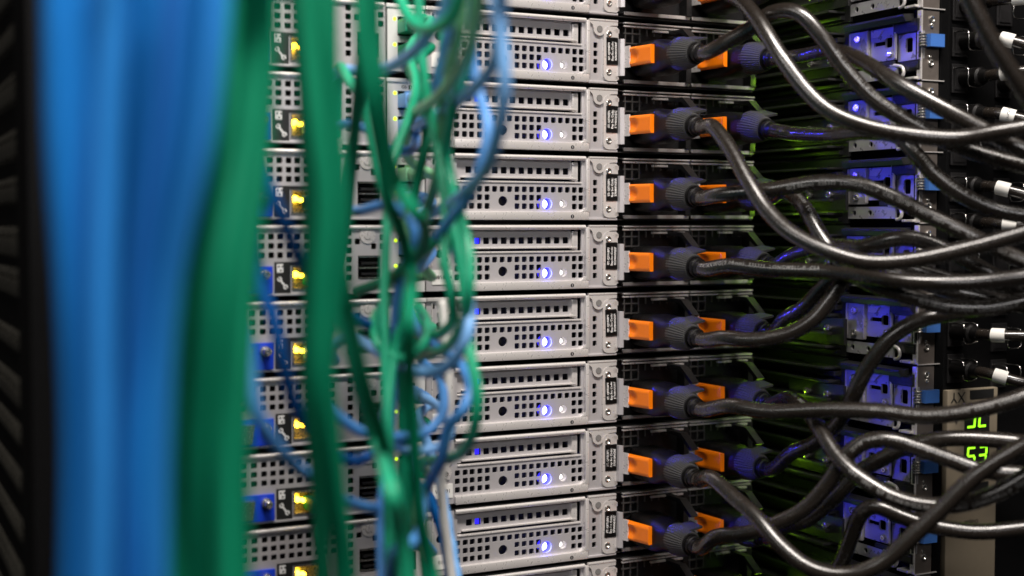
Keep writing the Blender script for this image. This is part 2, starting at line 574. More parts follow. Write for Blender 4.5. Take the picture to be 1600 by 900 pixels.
    m.box(x0, x0 + .7, -1.4, 2, -41.4, -1.2)
    m.box(x1 - .7, x1, -1.4, 2, -41.4, -1.2)
    m.box(x0, x1, -2.2, 2, -3.4, -1.0, 0.5)
    pp = m.build('port_panel', 'pale', rt)
    for zc_, nm in ((-14.2, '1'), (-29.6, '2')):
        m = B()
        m.box(pa, pb, 8, 9, zc_ - 5.7, zc_ + 5.7)
        m.box(pa, pa + .5, -1.2, 8, zc_ - 5.7, zc_ + 5.7)
        m.box(pb - .5, pb, -1.2, 8, zc_ - 5.7, zc_ + 5.7)
        pt = m.build('network_port', 'blackp', rt)
        m = B()
        m.lathe((pa - 1.8, -1.3, zc_ + 4.2), (0, -1, 0), [(0, 1.15), (0.35, 1.0)], 10)
        m.build('lit_led', 'led_lime', pt)
    m = B()
    put_text(m, 'Gb', 3.0, ((pa + pb) / 2 - 1.4, -1.75, -6.2), (1, 0, 0), (0, 0, 1))
    m.box((pa + pb) / 2 + 1.6, (pa + pb) / 2 + 3.6, -1.7, -1.42, -7.4, -4.9)
    m.build('port_marking', 'label', pp)
    m = B()
    put_text(m, '1', 2.2, ((pa + pb) / 2 + 2.6, -1.85, -6.2), (1, 0, 0), (0, 0, 1))
    m.build('port_number', 'white', pp)
    # ---------------- latch bracket between port panel and expansion panel
    x0, x1 = xs(665), xs(708)
    m = B()
    m.plate(x0, x1, -41.4, -1.2, -0.4, [('c', xs(686), -18.5, 5.2, 5.2), ('s', xs(676), -6.5, 2.2, 3), ('s', xs(697), -24.5, 3, 3)], 2)
    br = m.build('latch_bracket', 'zinc', rt)
    m = B()
    m.prism([(xs(682), -10), (xs(690), -6.5), (xs(702), -8), (xs(705), -15), (xs(699), -17.5), (xs(704), -21), (xs(700), -26), (xs(688), -24), (xs(690), -18), (xs(685), -15)], 'y', -1.5, -0.5)
    m.box(x0, xs(700), -2.2, 1, -3.2, -0.9, 0.4)
    m.box(xs(673), xs(674.5), -1.2, -.3, -26, -4)
    m.build('latch_plate', 'bright', br)
    for (px_, z_) in ((693, -9), (701, -12.5), (694, -22)):
        m = B()
        m.lathe((xs(px_), -1.4, z_), (0, -1, 0), [(0, 1.9), (0.9, 1.7), (0.9, 0.9), (0.3, 0.8)], 12)
        m.build('screw', 'screw', br, True, 35)
    m = B()
    m.box(xs(674), xs(706), -0.9, -0.45, -37.5, -28.5, 0.2)
    m.build('inventory_label', 'paper', br)
    # ---------------- expansion panel
    x0, x1 = xs(708), zx(1222)
    hs = []
    r1 = [150, 213, 283, 350, 417, 484, 551, 617, 682, 747, 811, 875, 940, 1003, 1066, 1128, 1186]
    for c in r1:
        hs.append(('s', zx(c), zz(343), 3.5, 3.65))
    for c in (80, 150, 213, 283, 350, 617, 682, 747, 811, 1128, 1186):
        for zr in (415, 490):
            if not (c == 811 and zr == 490):
                hs.append(('s', zx(c), zz(zr), 3.5, 3.65))
    hs.append(('s', zx(80), zz(343), 3.5, 3.65))
    hs.append(('s', zx(803), zz(490), 2.6, 3.65))
    hs += [('c', zx(490), zz(446), 6.3, 6.3), ('c', zx(886), zz(468), 7.2, 7.2), ('c', zx(1030), zz(464), 5.4, 5.4)]
    sx0, sx1 = zx(78), zx(1190)
    hs.append(('r', (sx0 + sx1) / 2, (zz(82) + zz(282)) / 2, sx1 - sx0, zz(82) - zz(282)))
    m = B()
    m.plate(x0, x1, zz(540), zz(70), 0, hs, 1.5)
    ep = m.build('expansion_panel', 'zinc', rt)
    m = B()     # rolled ledge below, rib on the right, rolled lip above
    m.box(x0, x1 + 1.4, -3.2, 1, -41.9, zz(536), 0.8)
    m.box(zx(1212), zx(1246), -3.4, 1, zz(536) - 0.3, zz(62), 1.0)
    m.prism([(zx(1212) + .2, zz(536) + .0), (zx(1212) - 3.0, zz(536) + .0), (zx(1212) - 1.0, zz(536) + 0.9), (zx(1212) + .2, zz(536) + 2.9)], 'y', -3.0, 0)
    m.build('panel_rim', 'bright', ep, True, 40)
    m = B()
    m.tube([Vector((x0 + .5, -1.2, -2.1)), Vector((zx(1216), -1.2, -2.1))], 1.5, 10)
    m.build('lid_lip', 'bright', ep, True, 40)
    m = B()     # slot cover set back in its opening
    hh = []
    for i in range(12):
        hh.append(('s', xs(734.6 + (886.5 - 734.6) * i / 11), zz(180), 4.1, 4.15))
    m.plate(sx0 + 3.5, zx(1112), zz(236), zz(98), 2.4, hh, 1.2, 0.06)
    m.box(sx0 + .1, sx0 + 3.5, 2.2, 6, zz(262), zz(84))
    m.box(zx(1165), sx1, 5.0, 6, zz(281), zz(83))
    m.box(sx0 + 3.5, zx(1112), 2.2, 6, zz(98), zz(84))
    cov = m.build('slot_cover', 'zinc', rt)
    m = B()
    m.box(sx0 + 3.5, zx(1150), 0.2, 5, zz(250), zz(236), 0.35)
    m.box(zx(1112), zx(1165), 0.6, 5, zz(262), zz(98), 0.9)
    m.box(sx0, sx1, -0.7, 3, zz(288), zz(272), 0.35)
    m.build('slot_cover_rim', 'bright', cov, True, 40)
    # blue lamp and white button on the expansion panel
    m = B()
    m.lathe((zx(880), 4.6, zz(470)), (0, -1, 0), [(-2, 3.0), (0, 3.0), (1.4, 2.3), (1.9, 0.5)], 18)
    lb_ = m.build('blue_lamp', 'led_blue', rt, True)
    for (cxs, czs, rs, mt_) in ((zx(886), zz(468), 3.62, 'wall_glow'), (zx(1030), zz(464), 2.72, 'pale')):
        m = B()
        m.lathe((cxs, 0.3, czs), (0, 1, 0), [(0, rs), (6, rs), (6, rs + .4), (0, rs + .4)], 24, cap=False)
        m.build('hole_sleeve', mt_, rt, True, 40)  # added hole walls; the blue one glows in place of LED light
    sp = bpy.data.lights.new('blue_lamp_light', 'SPOT')
    sp.energy = BLUE_W
    sp.color = (0.035, 0.03, 1.0)
    sp.spot_size = R(27)
    sp.spot_blend = 0.45
    sp.shadow_soft_size = 0.002
    so = bpy.data.objects.new('blue_lamp_light', sp)
    so.location = Vector((zx(886), -2.5, zz(468) + U1)) * MM
    so.rotation_euler = (R(90), 0, R(180))
    so.rotation_euler = Vector((197, -92, -48)).to_track_quat('-Z', 'Y').to_euler()
    so.parent = lb_
    COL.objects.link(so)
    gl = bpy.data.lights.new('blue_lamp_glow', 'POINT')
    gl.energy = 0.0011
    gl.color = (0.05, 0.04, 1.0)
    gl.shadow_soft_size = 0.002
    go = bpy.data.objects.new('blue_lamp_glow', gl)
    go.location = Vector((zx(886), -3.5, zz(468) + U1)) * MM
    go.parent = lb_
    COL.objects.link(go)
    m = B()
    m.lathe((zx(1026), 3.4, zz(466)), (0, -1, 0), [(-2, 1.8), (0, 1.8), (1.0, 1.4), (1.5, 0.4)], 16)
    m.build('white_button', 'white_glow', rt, True)  # white button with a slight glow of its own to look bright
    m = B()
    m.lathe((zx(490), 7, zz(446)), (0, -1, 0), [(-2, 3.1), (0, 3.1), (0, 1.4), (2.5, 1.4), (2.5, 0.2)], 14)
    m.build('socket_core', 'blackp', rt, True, 35)
    m = B()
    m.lathe((zx(1090), -3.1, zz(578)), (0, -1, 0), [(-.5, 1.25), (0.2, 1.25)], 14)
    mk = m.build('round_mark', 'label', ep)
    m = B()
    m.box(zx(1090) - .25, zx(1090) + .25, -3.45, -3.2, zz(578) - .8, zz(578) + .8)
    m.build('mark_bar', 'zinc', mk)
    # ---------------- ear with hole column, lobe, tag bracket
    x0, x1 = zx(1246), zx(1500)
    m = B()
    m.plate(x0, x1, -41.6, -1.2, -0.6, [('s', zx(1308), zz(q), 3.0, 3.6) for q in (275, 348, 422, 497)], 1.5)
    m.box(x0, x1, -1.8, 1, -42.0, -40.6, 0.3)
    ear = m.build('ear_plate', 'zinc', rt)
    m = B()     # folded tab with round lobe
    lc = (zx(1335), zz(132))
    pts = [(x0 + .3, -0.8), (x1 - .3, -0.8), (x1 - .3, zz(92)), (zx(1440), zz(95)), (zx(1400), zz(115))]
    for a_ in range(0, -181, -20):
        pts.append((lc[0] + 4.4 * math.cos(R(a_)), lc[1] + 4.4 * math.sin(R(a_))))
    pts += [(zx(1275), zz(100)), (x0 + .3, zz(75))]
    m.prism(pts, 'y', -2.0, -0.6)
    m.box(x0 + .2, x1 - .2, -2.3, 1, -1.9, -0.7, 0.3)
    m.build('lid_tab', 'bright', ear, True, 30)
    m = B()
    m.lathe((lc[0], -2.0, lc[1]), (0, -1, 0), [(-.2, 2.2), (0.35, 2.1)], 16)
    m.build('rubber_dot', 'grey', ear)
    m = B()     # tag bracket
    bx0, bx1 = zx(1372), zx(1500)
    pts = []
    for (cx_, cz_, a0) in ((bx0 + 4, zz(105) - 4, 180), ):
        for a_ in range(180, 89, -18):
            pts.append((cx_ + 4 * math.cos(R(a_)), cz_ + 4 * math.sin(R(a_))))
    pts += [(bx1 - 1.5, zz(105)), (bx1, zz(118)), (bx1, zz(572)), (bx1 - 1.5, zz(588))]
    for a_ in range(270, 179, -18):
        pts.append((bx0 + 4 + 4 * math.cos(R(a_)), zz(588) + 4 + 4 * math.sin(R(a_))))
    m.prism(pts, 'y', -2.2, -0.6)
    m.prism([(bx1 - 2.2, -2.2), (bx1 + .6, -2.2), (bx1 + .6, 1), (bx1 - 2.2, 1)], 'z', zz(572), zz(540))
    m.prism([(bx1 - 2.2, -2.2), (bx1 + .6, -2.2), (bx1 + .6, 1), (bx1 - 2.2, 1)], 'z', zz(125), zz(160))
    tb = m.build('tag_bracket', 'bright', rt, True, 30)
    for q in (170, 508):
        m = B()
        m.lathe((zx(1417), -2.2, zz(q)), (0, -1, 0), [(-.2, 2.1), (0.5, 2.0), (0.7, 1.5), (0.1, 0.9), (0.1, 0.1)], 16)
        m.build('screw', 'screw', tb, True, 35)
    # flange that reaches out towards the viewer beside the power supply
    m = B()
    fx = zx(1500)
    m.prism([(fx - .8, -0.6), (fx + 0.2, -4.5), (fx + 2.6, -5.6), (fx + 3.4, -5.0), (fx + 2.0, -3.2), (fx + .6, 0.6)], 'z', zz(540), zz(213))
    m.build('side_flange', 'zinc', tb, True, 30)
    # ---------------- two power supplies
    for i, (a, b) in enumerate(((82.0, 133.6), (135.2, 186.6))):
        m = B()
        m.box(a, b, 7, 9, -40.5, -2.5)
        m.box(a, b, 0, 9, -41.0, -39.4)
        m.box(b - 4, b, -2, 7, -38.8, -4.6)
        m.lathe((a + 15.5, 7, -23.5), (0, -1, 0), [(0, 13.5), (4, 13.0), (4, 11)], 4)
        ps = m.build('power_supply', 'blackp', rt)
        m = B()
        m.box(a, b, -0.4, 1.5, -4.3, -3.1, 0.3)
        m.box(a, b, -0.2, 1.5, -40.9, -38.6, 0.3)
        m.box(b - 1.0, b, -0.4, 4, -38.6, -4.3, 0.3)
        m.box(a + 22, b - 2, -1.4, 0.8, -6.6, -5.2, 0.3)
        m.box(a, b, -1.2, 2.0, -2.2, -1.2, 0.3)
        m.build('supply_rim', 'bright', ps)
        m = B()
        for q in range(8):
            m.box(a + 1 + q * 5.6, a + 1.7 + q * 5.6, 0.4, 1.6, -(9.0 if q > 2 else 15.6), -4.2)
        for z in (-8.2, -14.6):
            m.box(a, a + 12.8, 0.2, 1.2, z - .5, z + .3)
        m.build('fan_grille', 'case', ps)
        m = B()     # bent handle strap
        hx = a + 36
        m.add([(hx - 3, 6, -5), (hx + 2.5, 6, -5), (hx + 4.5, -16, -5.5), (hx - 1, -16, -5.5), (hx + 1, -27, -15.5), (hx + 6.5, -27, -15.5),
               (hx - 3, 6, -7.4), (hx + 2.5, 6, -7.4), (hx + 4.5, -14, -8.2), (hx - 1, -14, -8.2), (hx + 1, -24.5, -16.6), (hx + 6.5, -24.5, -16.6)],
              [(0, 1, 2, 3), (3, 2, 5, 4), (6, 9, 8, 7), (9, 10, 11, 8), (0, 3, 9, 6), (3, 4, 10, 9), (1, 7, 8, 2), (2, 8, 11, 5), (4, 5, 11, 10), (0, 6, 7, 1)])
        m.build('handle', 'blackp', ps, True, 40)
        # orange release tab: wedge with a thumb dimple on the face turned to the viewer's left
        ta = a - 2.6 + (1.6 if i else 0)
        nx, nz_ = 14, 10
        A0 = Vector((ta, -3.0, 0))
        A1 = Vector((ta + (3.4 if i else 4.8), -33.0 if i else -29.0, 0))
        zt0, zt1 = -30.6, -18.6
        vs, fs = [], []
        nrm = Vector((A1 - A0)).cross(Vector((0, 0, 1))).normalized()
        if nrm.x < 0:
            nrm = -nrm
        for ii in range(nx + 1):
            for jj in range(nz_ + 1):
                f_, g_ = ii / nx, jj / nz_
                p = A0.lerp(A1, f_)
                z = zt0 + (zt1 - zt0) * g_
                dd = math.hypot((f_ - 0.36) * 23.4, (g_ - 0.5) * 12.0)
                dep = 2.2 * max(0, 1 - (dd / 4.2) ** 2)
                ed = min(g_, 1 - g_) * 12
                dep += 0.7 * max(0, 1 - ed / 1.1) ** 2
                vs.append(p + Vector((0, 0, z)) + nrm * dep)
                if ii < nx and jj < nz_:
                    q = ii * (nz_ + 1) + jj
                    fs.append((q, q + 1, q + nz_ + 2, q + nz_ + 1))
        m = B()
        m.add(vs, fs)
        back = [A0 + nrm * 4.5, A1 + nrm * 3.4]
        for zt, ii in ((zt0, 0), (zt1, nz_)):
            k = len(m.v)
            m.v += [back[0] + Vector((0, 0, zt)), back[1] + Vector((0, 0, zt))]
            m.f.append(tuple([q * (nz_ + 1) + ii for q in range(nx + 1)] + [k + 1, k]))
        k = len(m.v)
        m.f.append((k - 4, k - 3, k - 1, k - 2))
        m.f.append(tuple([nx * (nz_ + 1) + j for j in range(nz_ + 1)] + [k - 1, k - 3]))
        m.build('release_tab', 'orange', ps, True, 35)
        m = B()
        m.prism([(ta - 1.2, 4), (ta - .2, -4.5), (ta + 1.0, -9.5), (ta + 1.9, -9.5), (ta + 0.9, -4.0), (ta, 4)], 'z', -31.6, -17.6)
        m.build('tab_spring', 'bright', ps, True, 30)
        if i == 1:
            m = B()
            m.lathe((b - 0.8, 0.5, -35.0), (0.3, -1, 0), [(0, 1.1), (1.2, 1.0), (1.6, 0.4)], 10)
            sl_ = m.build('status_led', 'led_green', ps, True)
            l = bpy.data.lights.new('status_led_light', 'POINT')
            l.energy = GREEN_W
            l.color = (0.45, 1.0, 0.02)
            l.shadow_soft_size = 0.002
            lo = bpy.data.objects.new('status_led_light', l)
            lo.location = Vector((b + 5, -7.0, -35 + U1)) * MM
            lo.parent = sl_
            COL.objects.link(lo)
    return rt
BLUE_W = 0.85
GREEN_W = 0.004
proto = make_server()
TAGS = ['QF71BP1', 'QF83BP1', 'QF91SP1', 'QF92BP1', 'QF7YBP1', 'QF4SBP1', 'QF82BP1', 'QF6LBP1', 'QF45BP1', 'QF5XBP1']
NOTE = ['cropped by the top of the picture', 'behind the topmost looping cables', 'behind the widest light blue loop', 'crossed by the end of the light blue loop', 'its top edge level across the picture', 'with a green cable curving round its panel', 'just above the hanging blue plug', 'with the port marked Gb in view', 'with the beaded blue cable across it', 'cropped by the bottom of the picture']
servers = {}
for i, k in enumerate(KS):
    s = proto if i == 0 else copy_tree(proto)
    s.location = Vector((0, 0, (k - 1) * U1)) * MM
    s['label'] = 'silver rack server, %s in the stack, %s' % (ORD[i], NOTE[i])
    servers[k] = s
    L = (0, 0, -U1)
    rg = random.Random(i + 3)
    tb = [c for c in s.children if c.name.startswith('tag_bracket')][0]
    # service tag, slightly crooked on each machine
    cx, cz = zx(1446) + rg.uniform(-.3, .3), zz(320) + rg.uniform(-.6, .6)
    rot = Matrix.Rotation(R(rg.uniform(-4, 5)), 3, 'Y')
    m = MB(L)
    m.box(cx - 4.3, cx + 4.3, -2.6, -2.3, cz - 8.7, cz + 8.7, 0.1, rot)
    tag = m.build('service_tag', 'label', tb)
    m = MB(L)
    for j, t in enumerate(('ST: ' + TAGS[i], 'Exp Svc Code:', '%011d' % rg.randrange(57 * 10**9, 58 * 10**9))):
        put_text(m, t, 2.1, Vector((cx, -2.75, cz)) + rot @ Vector((-2.55 + j * 2.6, 0, 0)), rot @ Vector((0, 0, 1)), rot @ Vector((-1, 0, 0)))
    m.build('tag_lettering', 'white', tag)
    br = [c for c in s.children if c.name.startswith('latch_bracket')][0]
    il = [c for c in br.children if c.name.startswith('inventory_label')][0]
    m = MB(L)
    put_text(m, {1: '6', 0: 'INV-0014', -1: 'INV-0019', -3: 'V-C101', -4: '0101'}.get(k, '01%02d' % rg.randrange(99)), 3.4, (xs(690), -1.05, -33), (1, 0, 0), (0, 0, 1))
    m.build('label_lettering', 'label', il)
    # lit blue indicator seen through one of the slot holes
    m = MB(L)
    hxp = xs(748.4)
    m.box(hxp - 1.7, hxp + 1.7, 4.2, 5, zz(180) - 1.8, zz(180) + 1.8)
    if k in (0, -1, -2, -3, -4, 2):
        m.build('blue_indicator', 'led_purple', s)
PORTX = {'mgmt': xs(487), 'gb1': (xs(621) + xs(647)) / 2, 'gb2': (xs(621) + xs(647)) / 2}
PORTZ = {'mgmt': -31.5, 'gb1': -14.2, 'gb2': -29.6}

# ================================================================== rails on the right rack post
XB = 222.0          # plane of the bracket, turned towards the servers
def yb(q):          # column of the bracket close view -> depth
    return yx(1310 + q / 6.92, XB)
def make_rail():
    L = (XB, -90, -U1)
    rt = root('server_rail', (0, 0, 0), '', 'rail', 'server rails on the right rack post')
    rt.location = (0, 0, 0)
    def B(): return MB(L)
    y_out, y_in = -121.0, yb(130)
    # long rail that runs into the rack
    m = B()
    for (x0, x1, z0, z1) in ((206, 220, -8.2, -6.8), (214, 220, -13.0, -9.8), (209, 220, -17.4, -15.6), (217, 220, -27, -17.4), (208, 220, -29.6, -27.6), (213, 220, -34.6, -31.6), (206, 220, -38.4, -36.8), (216, 220, -42.6, -40.0)):
        m.box(x0, x1, y_in + 5, 420, z0, z1, 0.3)
    m.box(219.5, 222, y_in, 420, -44, -1)
    m.build('rail_channel', 'rail', rt)
    m = B()
    pa_, pb_ = yx(1322, 212), yx(1236, 212)
    m.box(211.5, 214, pa_, pb_, -35.5, -18.2, 0.4)
    cp = m.build('cover_plate', 'blackp', rt)
    for px_ in (1268, 1299):
        m = B()
        m.lathe((211.5, yx(px_, 211.5), -25.0), (-1, -0.1, 0), [(0, 1.3), (2.0, 1.3), (2.0, 2.3), (3.4, 2.3), (3.6, 1.9)], 14)
        m.build('thumb_screw', 'screw', cp, True, 35)
    # ledge above the bracket
    m = B()
    m.prism([(213, -3.0), (221.6, -2.2), (221.6, -6.6), (215, -7.4), (213, -4.4)], 'y', yb(790), y_in - 1)
    m.build('ledge', 'rail', rt, True, 30)
    # bracket plates with a slot
    def pl(nm, ya, y2, za, z2, x, mt, holes=(), th=1.4):
        # a plate that faces -x: built from the perforated plate and turned
        mm = MB((0, 0, 0))
        mm.plate(ya, y2, za, z2, 0, holes, th)
        q = B()
        q.add([(x + p.y, p.x, p.z) for p in mm.v], mm.f)
        q.box(x, x + th, ya, ya + .01, za, z2)
        return q.build(nm, mt, rt)
    pl('inner_plate', yb(325), yb(130), -31.5, -8.0, XB - 2.4, 'bracket', [])
    b2 = pl('middle_plate', yb(600), yb(325), -29.0, -8.0, XB - 0.6, 'bracket', [('r', (yb(370) + yb(490)) / 2, -17.6, abs(yb(370) - yb(490)), 2.6), ('s', (yb(490) + yb(590)) / 2 + 1, -17.6, abs(yb(490) - yb(590)) - 2.5, 6.4)])
    pl('outer_plate', yb(865), yb(600), -30.5, -13.5, XB + 1.5, 'bracket', [('s', yb(720), -21, 6, 9)])
    pl('edge_strip', y_out, yb(865), -43, -1.2, XB + 0.2, 'bracket', [])
    m = B()
    m.tube([Vector((XB - 0.4, yb(600), -28)), Vector((XB - 0.4, yb(602), -21)), Vector((XB - 1.6, yb(612), -19)), Vector((XB - 1.6, yb(615), -13)), Vector((XB - .6, yb(590), -11)), Vector((XB - .6, yb(585), -5))], 0.9, 8)
    m.build('folded_edge', 'bright', rt, True, 40)
    for ya_ in (yb(325), yb(130) - 0.5):
        m = B()
        m.box(XB - 3.2, XB - 0.8, ya_ - .5, ya_ + .5, -31.0, -8.4, 0.2)
        m.build('plate_edge', 'bright', rt)
    m = B()
    m.lathe((XB - 0.6, yb(545), -25.5), (-1, -0.2, 0), [(0, 2.0), (1.5, 2.0), (1.9, 1.5), (1.9, .8), (1.1, .7), (1.1, .1)], 14)
    m.build('screw', 'screw', rt, True, 35)
    m = B()
    m.prism([(yb(480), -9.0), (yb(350), -9.0), (yb(350), -13.2), (yb(430), -13.2)], 'x', XB - 1.6, XB - 0.7)
    m.build('stamped_tab', 'bright', rt)
    m = B()
    m.box(XB - 1.4, XB + 1.6, yb(870), yb(855), -30, -14, 0.3)
    m.build('folded_rim', 'rail', rt)
    m = B()
    m.box(XB - 2.6, XB - 0.4, yb(600), yb(470), -32.6, -30.0, 0.3)
    m.build('folded_rim', 'rail', rt)
    # black blocks
    m = B()
    m.box(XB - 2.0, XB + 6, yb(850), yb(590), -13.4, -5.6, 0.4)
    m.box(XB - 0.5, XB + 6, yb(860), yb(640), -37.5, -30.8, 0.4)
    bk = m.build('black_block', 'blackp', rt)
    m = B()
    m.box(XB - 2.6, XB - 1.8, yb(830), yb(745), -10.2, -6.4, 0.3)
    m.build('block_tongue', 'rail', bk)
    m = B()
    m.box(XB - 1.2, XB - 0.4, yb(845), yb(750), -36.4, -32.4, 0.3)
    m.build('block_tongue', 'rail', bk)
    # lower strip with two holes and a rolled hook
    pl('lower_strip', yb(640), yb(130), -41.0, -33.2, XB - 2.0, 'bracket', [('c', yb(195), -37.2, 3.6, 3.6), ('c', yb(365), -37.2, 3.6, 3.6)])
    m = B()
    yh = yb(650)
    m.tube(spline([(XB - 1.6, yb(565), -32.6), (XB - 1.6, yh + 2, -33.2), (XB - 1.8, yh - 3.4, -34.8), (XB - 1.8, yh - 4.8, -38), (XB - 1.8, yh - 3.2, -41), (XB - 1.8, yh, -41.6)], 1.5), 1.1, 8)
    m.build('hook', 'bright', rt, True)
    m = B()
    m.box(XB - 3, XB + 5, y_out, yb(720), -43.2, -41.6, 0.4)
    m.build('foot_lip', 'bright', rt)
    # screws of the inner plate
    for z in (-12.6, -27.2):
        m = B()
        m.lathe((XB - 2.4, yb(225), z), (-1, -0.25, 0), [(0, 2.3), (1.9, 2.3), (2.2, 1.9), (2.2, 1.3), (1.4, 1.1), (1.4, .1)], 14)
        m.build('screw', 'screw', rt, True, 35)
    # flange that faces the viewer, with screws
    m = B()
    m.box(XB + .6, 237, y_out - 2.2, y_out, -43.8, -0.5, 0.3)
    fl = m.build('front_flange', 'flange', rt)
    m = B()
    m.box(XB - .2, XB + 1.0, y_out - 2.8, y_out + 1, -43.6, -0.8, 0.3)
    m.build('flange_edge', 'bright', fl)
    m = B()
    m.box(XB + 1, 241, y_out - 3.0, y_out - 2.0, -44.2, -43.6)
    m.build('seam_lip', 'bright', fl)
    for (x_, z_, r_) in ((230.5, -6.0, 2.2), (230.5, -9.8, 1.3), (230.2, -33.0, 2.2), (229.0, -29.5, 1.1)):
        m = B()
        m.lathe((x_, y_out - 2.2, z_), (0, -1, 0), [(0, r_), (0.8, r_), (1.1, r_ * .75), (0.4, r_ * .5), (0.4, .1)], 12)
        m.build('screw', 'screw', fl, True, 35)
    # spring and blue latch
    m = B()
    for q in range(5):
        m.lathe((XB + 0.4, y_out - 3.4, -15.5 - q * 1.7), (0, 0, -1), [(0, 2.5), (0.5, 2.9), (1.0, 2.5)], 12)
    m.build('spring', 'screw', rt, True, 50)
    m = B()
    pts = [(XB + 3.6, y_out - 2.4), (XB + 3.6, y_out - 7), (236.5, y_out - 7.5), (239, y_out - 5), (239, y_out - 2.4)]
    m.prism(pts, 'z', -23.4, -15.6)
    m.build('latch', 'latch', rt)
    return rt
rail0 = make_rail()
RN = ['cropped by the top edge', 'latch the highest in view', 'crossed by arching cords', 'light blue latch', 'behind crossing cords', 'half covered by a curving cord', 'above the green digits', 'beside the lit digits', 'lowest latch in full view', 'cropped by the bottom edge']
for i, k in enumerate(KS):
    r = rail0 if i == 0 else copy_tree(rail0)
    r.location = Vector((XB, -90, (k - 1) * U1)) * MM
    r['label'] = 'steel rail end with blue latch, %s from the top, %s' % (ORD[i], RN[i])

# ================================================================== power cords
CORD_R = 4.75
PRINT = 'SJT 3X14AWG(2.08mm)  E55333  LONGWELL-P  CSA 15VW  VW-1  300V  105C  '
def make_plug(r, base, c, axis, neck):
    """moulded connector: body towards +y, ribbed collar along axis"""
    m = MB(base)
    prof = [(-1.0, 11.0, 10.6), (-4, 11.4, 11), (-24, 11.4, 11), (-29, 11.0, 10.4), (-33, 10.2, 9.2), (-37, 9.4, 8.8), (-43, 9.4, 8.8)]
    n = 24
    vs, fs = [], []
    for (y, a, b) in prof:
        e = 0.42 if y > -30 else 0.75
        for i in range(n):
            t = 2 * math.pi * i / n
            ct, st = math.cos(t), math.sin(t)
            vs.append(Vector((c.x + a * math.copysign(abs(ct) ** e, ct), y, c.z + b * math.copysign(abs(st) ** e, st))))
    for j in range(len(prof) - 1):
        for i in range(n):
            fs.append((j * n + i, j * n + (i + 1) % n, (j + 1) * n + (i + 1) % n, (j + 1) * n + i))
    fs.append(tuple(range(n)))
    fs.append(tuple(range((len(prof) - 1) * n, len(prof) * n)))
    m.add(vs, fs)
    pb = m.build('plug', 'plug', r, True, 50)
    m = MB(base)
    m.lathe(neck, axis, [(-2, 9.6), (0, 10.4), (3, 10.6), (9, 9.8), (14, 8.2), (16.0, 7.4), (16.0, 6.0)], 76, 0.42, 38)
    cl = m.build('ribbed_collar', 'collar', pb, True, 28)
    # strap end standing off the collar
    m = MB(base)
    ax = Vector(axis).normalized()
    sd = Vector((0, 0, 1)).cross(ax).normalized()
    upv = ax.cross(sd)
    p0 = neck + ax * 5 + upv * 10 - sd * 2
    p0 = neck + ax * 2 + upv * 9.6
    pts = [p0 - sd * 6 - upv * 2.0, p0 + sd * 9 + upv * 0.5, p0 + sd * 9.5 - upv * 0.5 + ax * 13, p0 - sd * 4 - upv * 3.4 + ax * 11]
    m.add(pts + [p + upv * 1.3 for p in pts], [(0, 1, 2, 3), (7, 6, 5, 4), (0, 1, 5, 4), (1, 2, 6, 5), (2, 3, 7, 6), (3, 0, 4, 7)])
    m.build('strap_end', 'collar', cl)
    m = MB(base)
    m.lathe(neck, axis, [(15, 6.6), (17, 6.6), (17.2, 5.7), (19, 5.7), (19.2, 6.3), (20.5, 6.1), (21, 5.4), (24, 5.0)], 20)
    m.build('strain_relief', 'plug', pb, True, 35)
def print_on(m, path, r, s0, s1, side, size=3.0, seed=0):
    """white lettering wrapped on the jacket between path indices; side is the direction the print faces"""
    fr = frames(path)
    S = [0]
    for a, b in zip(path[:-1], path[1:]):
        S.append(S[-1] + (b - a).length)
    tot = S[-1]
    pos = tot * s0
    k = 0
    i = 0
    txt = PRINT[seed % len(PRINT):] + PRINT * 3
    while pos < tot * s1 and k < len(txt):
        chv = txt[k]
        k += 1
        if chv == ' ':
            pos += size * 0.4
            continue
        vs, fs = text2d(chv, size, 'LEFT')
        if not vs:
            continue
        wd = max(v[0] for v in vs)
        out = []
        for (a, b) in vs:
            s = pos + a
            while i > 0 and S[i] > s:
                i -= 1
            while i < len(S) - 2 and S[i + 1] < s:
                i += 1
            f = (s - S[i]) / max(1e-6, S[i + 1] - S[i])
            p = path[i].lerp(path[i + 1], f)
            t = fr[i][1].lerp(fr[i + 1][1], f).normalized()
            n0 = (side - t * side.dot(t)).normalized()
            n1 = n0.cross(t) * -1
            if n1.z < 0:
                n1 = -n1
            an = b / r
            out.append(p + (n0 * math.cos(an) + n1 * math.sin(an)) * (r + 0.06))
        m.add(out, fs)
        pos += wd + size * 0.13
def plug_x(side):
    return 98.5 if side == 'L' else 153.0
def cord(k, side, pts, label, z0=None, prn=None, r=CORD_R, tilt=None):
    """pts: (px, py, depth along the camera axis)"""
    px = plug_x(side)
    zc = k * U1 - 25.5
    c = Vector((px, 0, zc))
    P = [UZ(*p) for p in pts]
    neck = Vector((px + 0.6, -40, zc + 0.3))
    d = (P[0] - neck).normalized()
    axis = (Vector((0.02, -1, -0.16)) * 0.85 + d * 0.5).normalized()
    base = Vector((px, -20, zc - 11))
    rt = root('power_cable', base, label, 'power cable', 'black power cables')
    make_plug(rt, base, c, axis, neck)
    start = neck + axis * 18
    path = spline([start, neck + axis * 27] + P, 3.0)
    m = MB(base)
    m.tube(path, r, 16)
    cb = m.build('cable', 'cord', rt, True)
    if prn:
        for (s0, s1, side_v) in prn:
            m = MB(base)
            print_on(m, path, r, s0, s1, Vector(side_v), 3.1, seed=k * 7 + 3)
            m.build('jacket_print', 'print', cb)
    return rt
CV = (-FW.x, -FW.y, 0.35)
CVL = (-FW.x, -FW.y, -0.15)
def nm(k, side):
    return '%s server, %s socket' % (ORD[KS.index(k)], 'left' if side == 'L' else 'right')
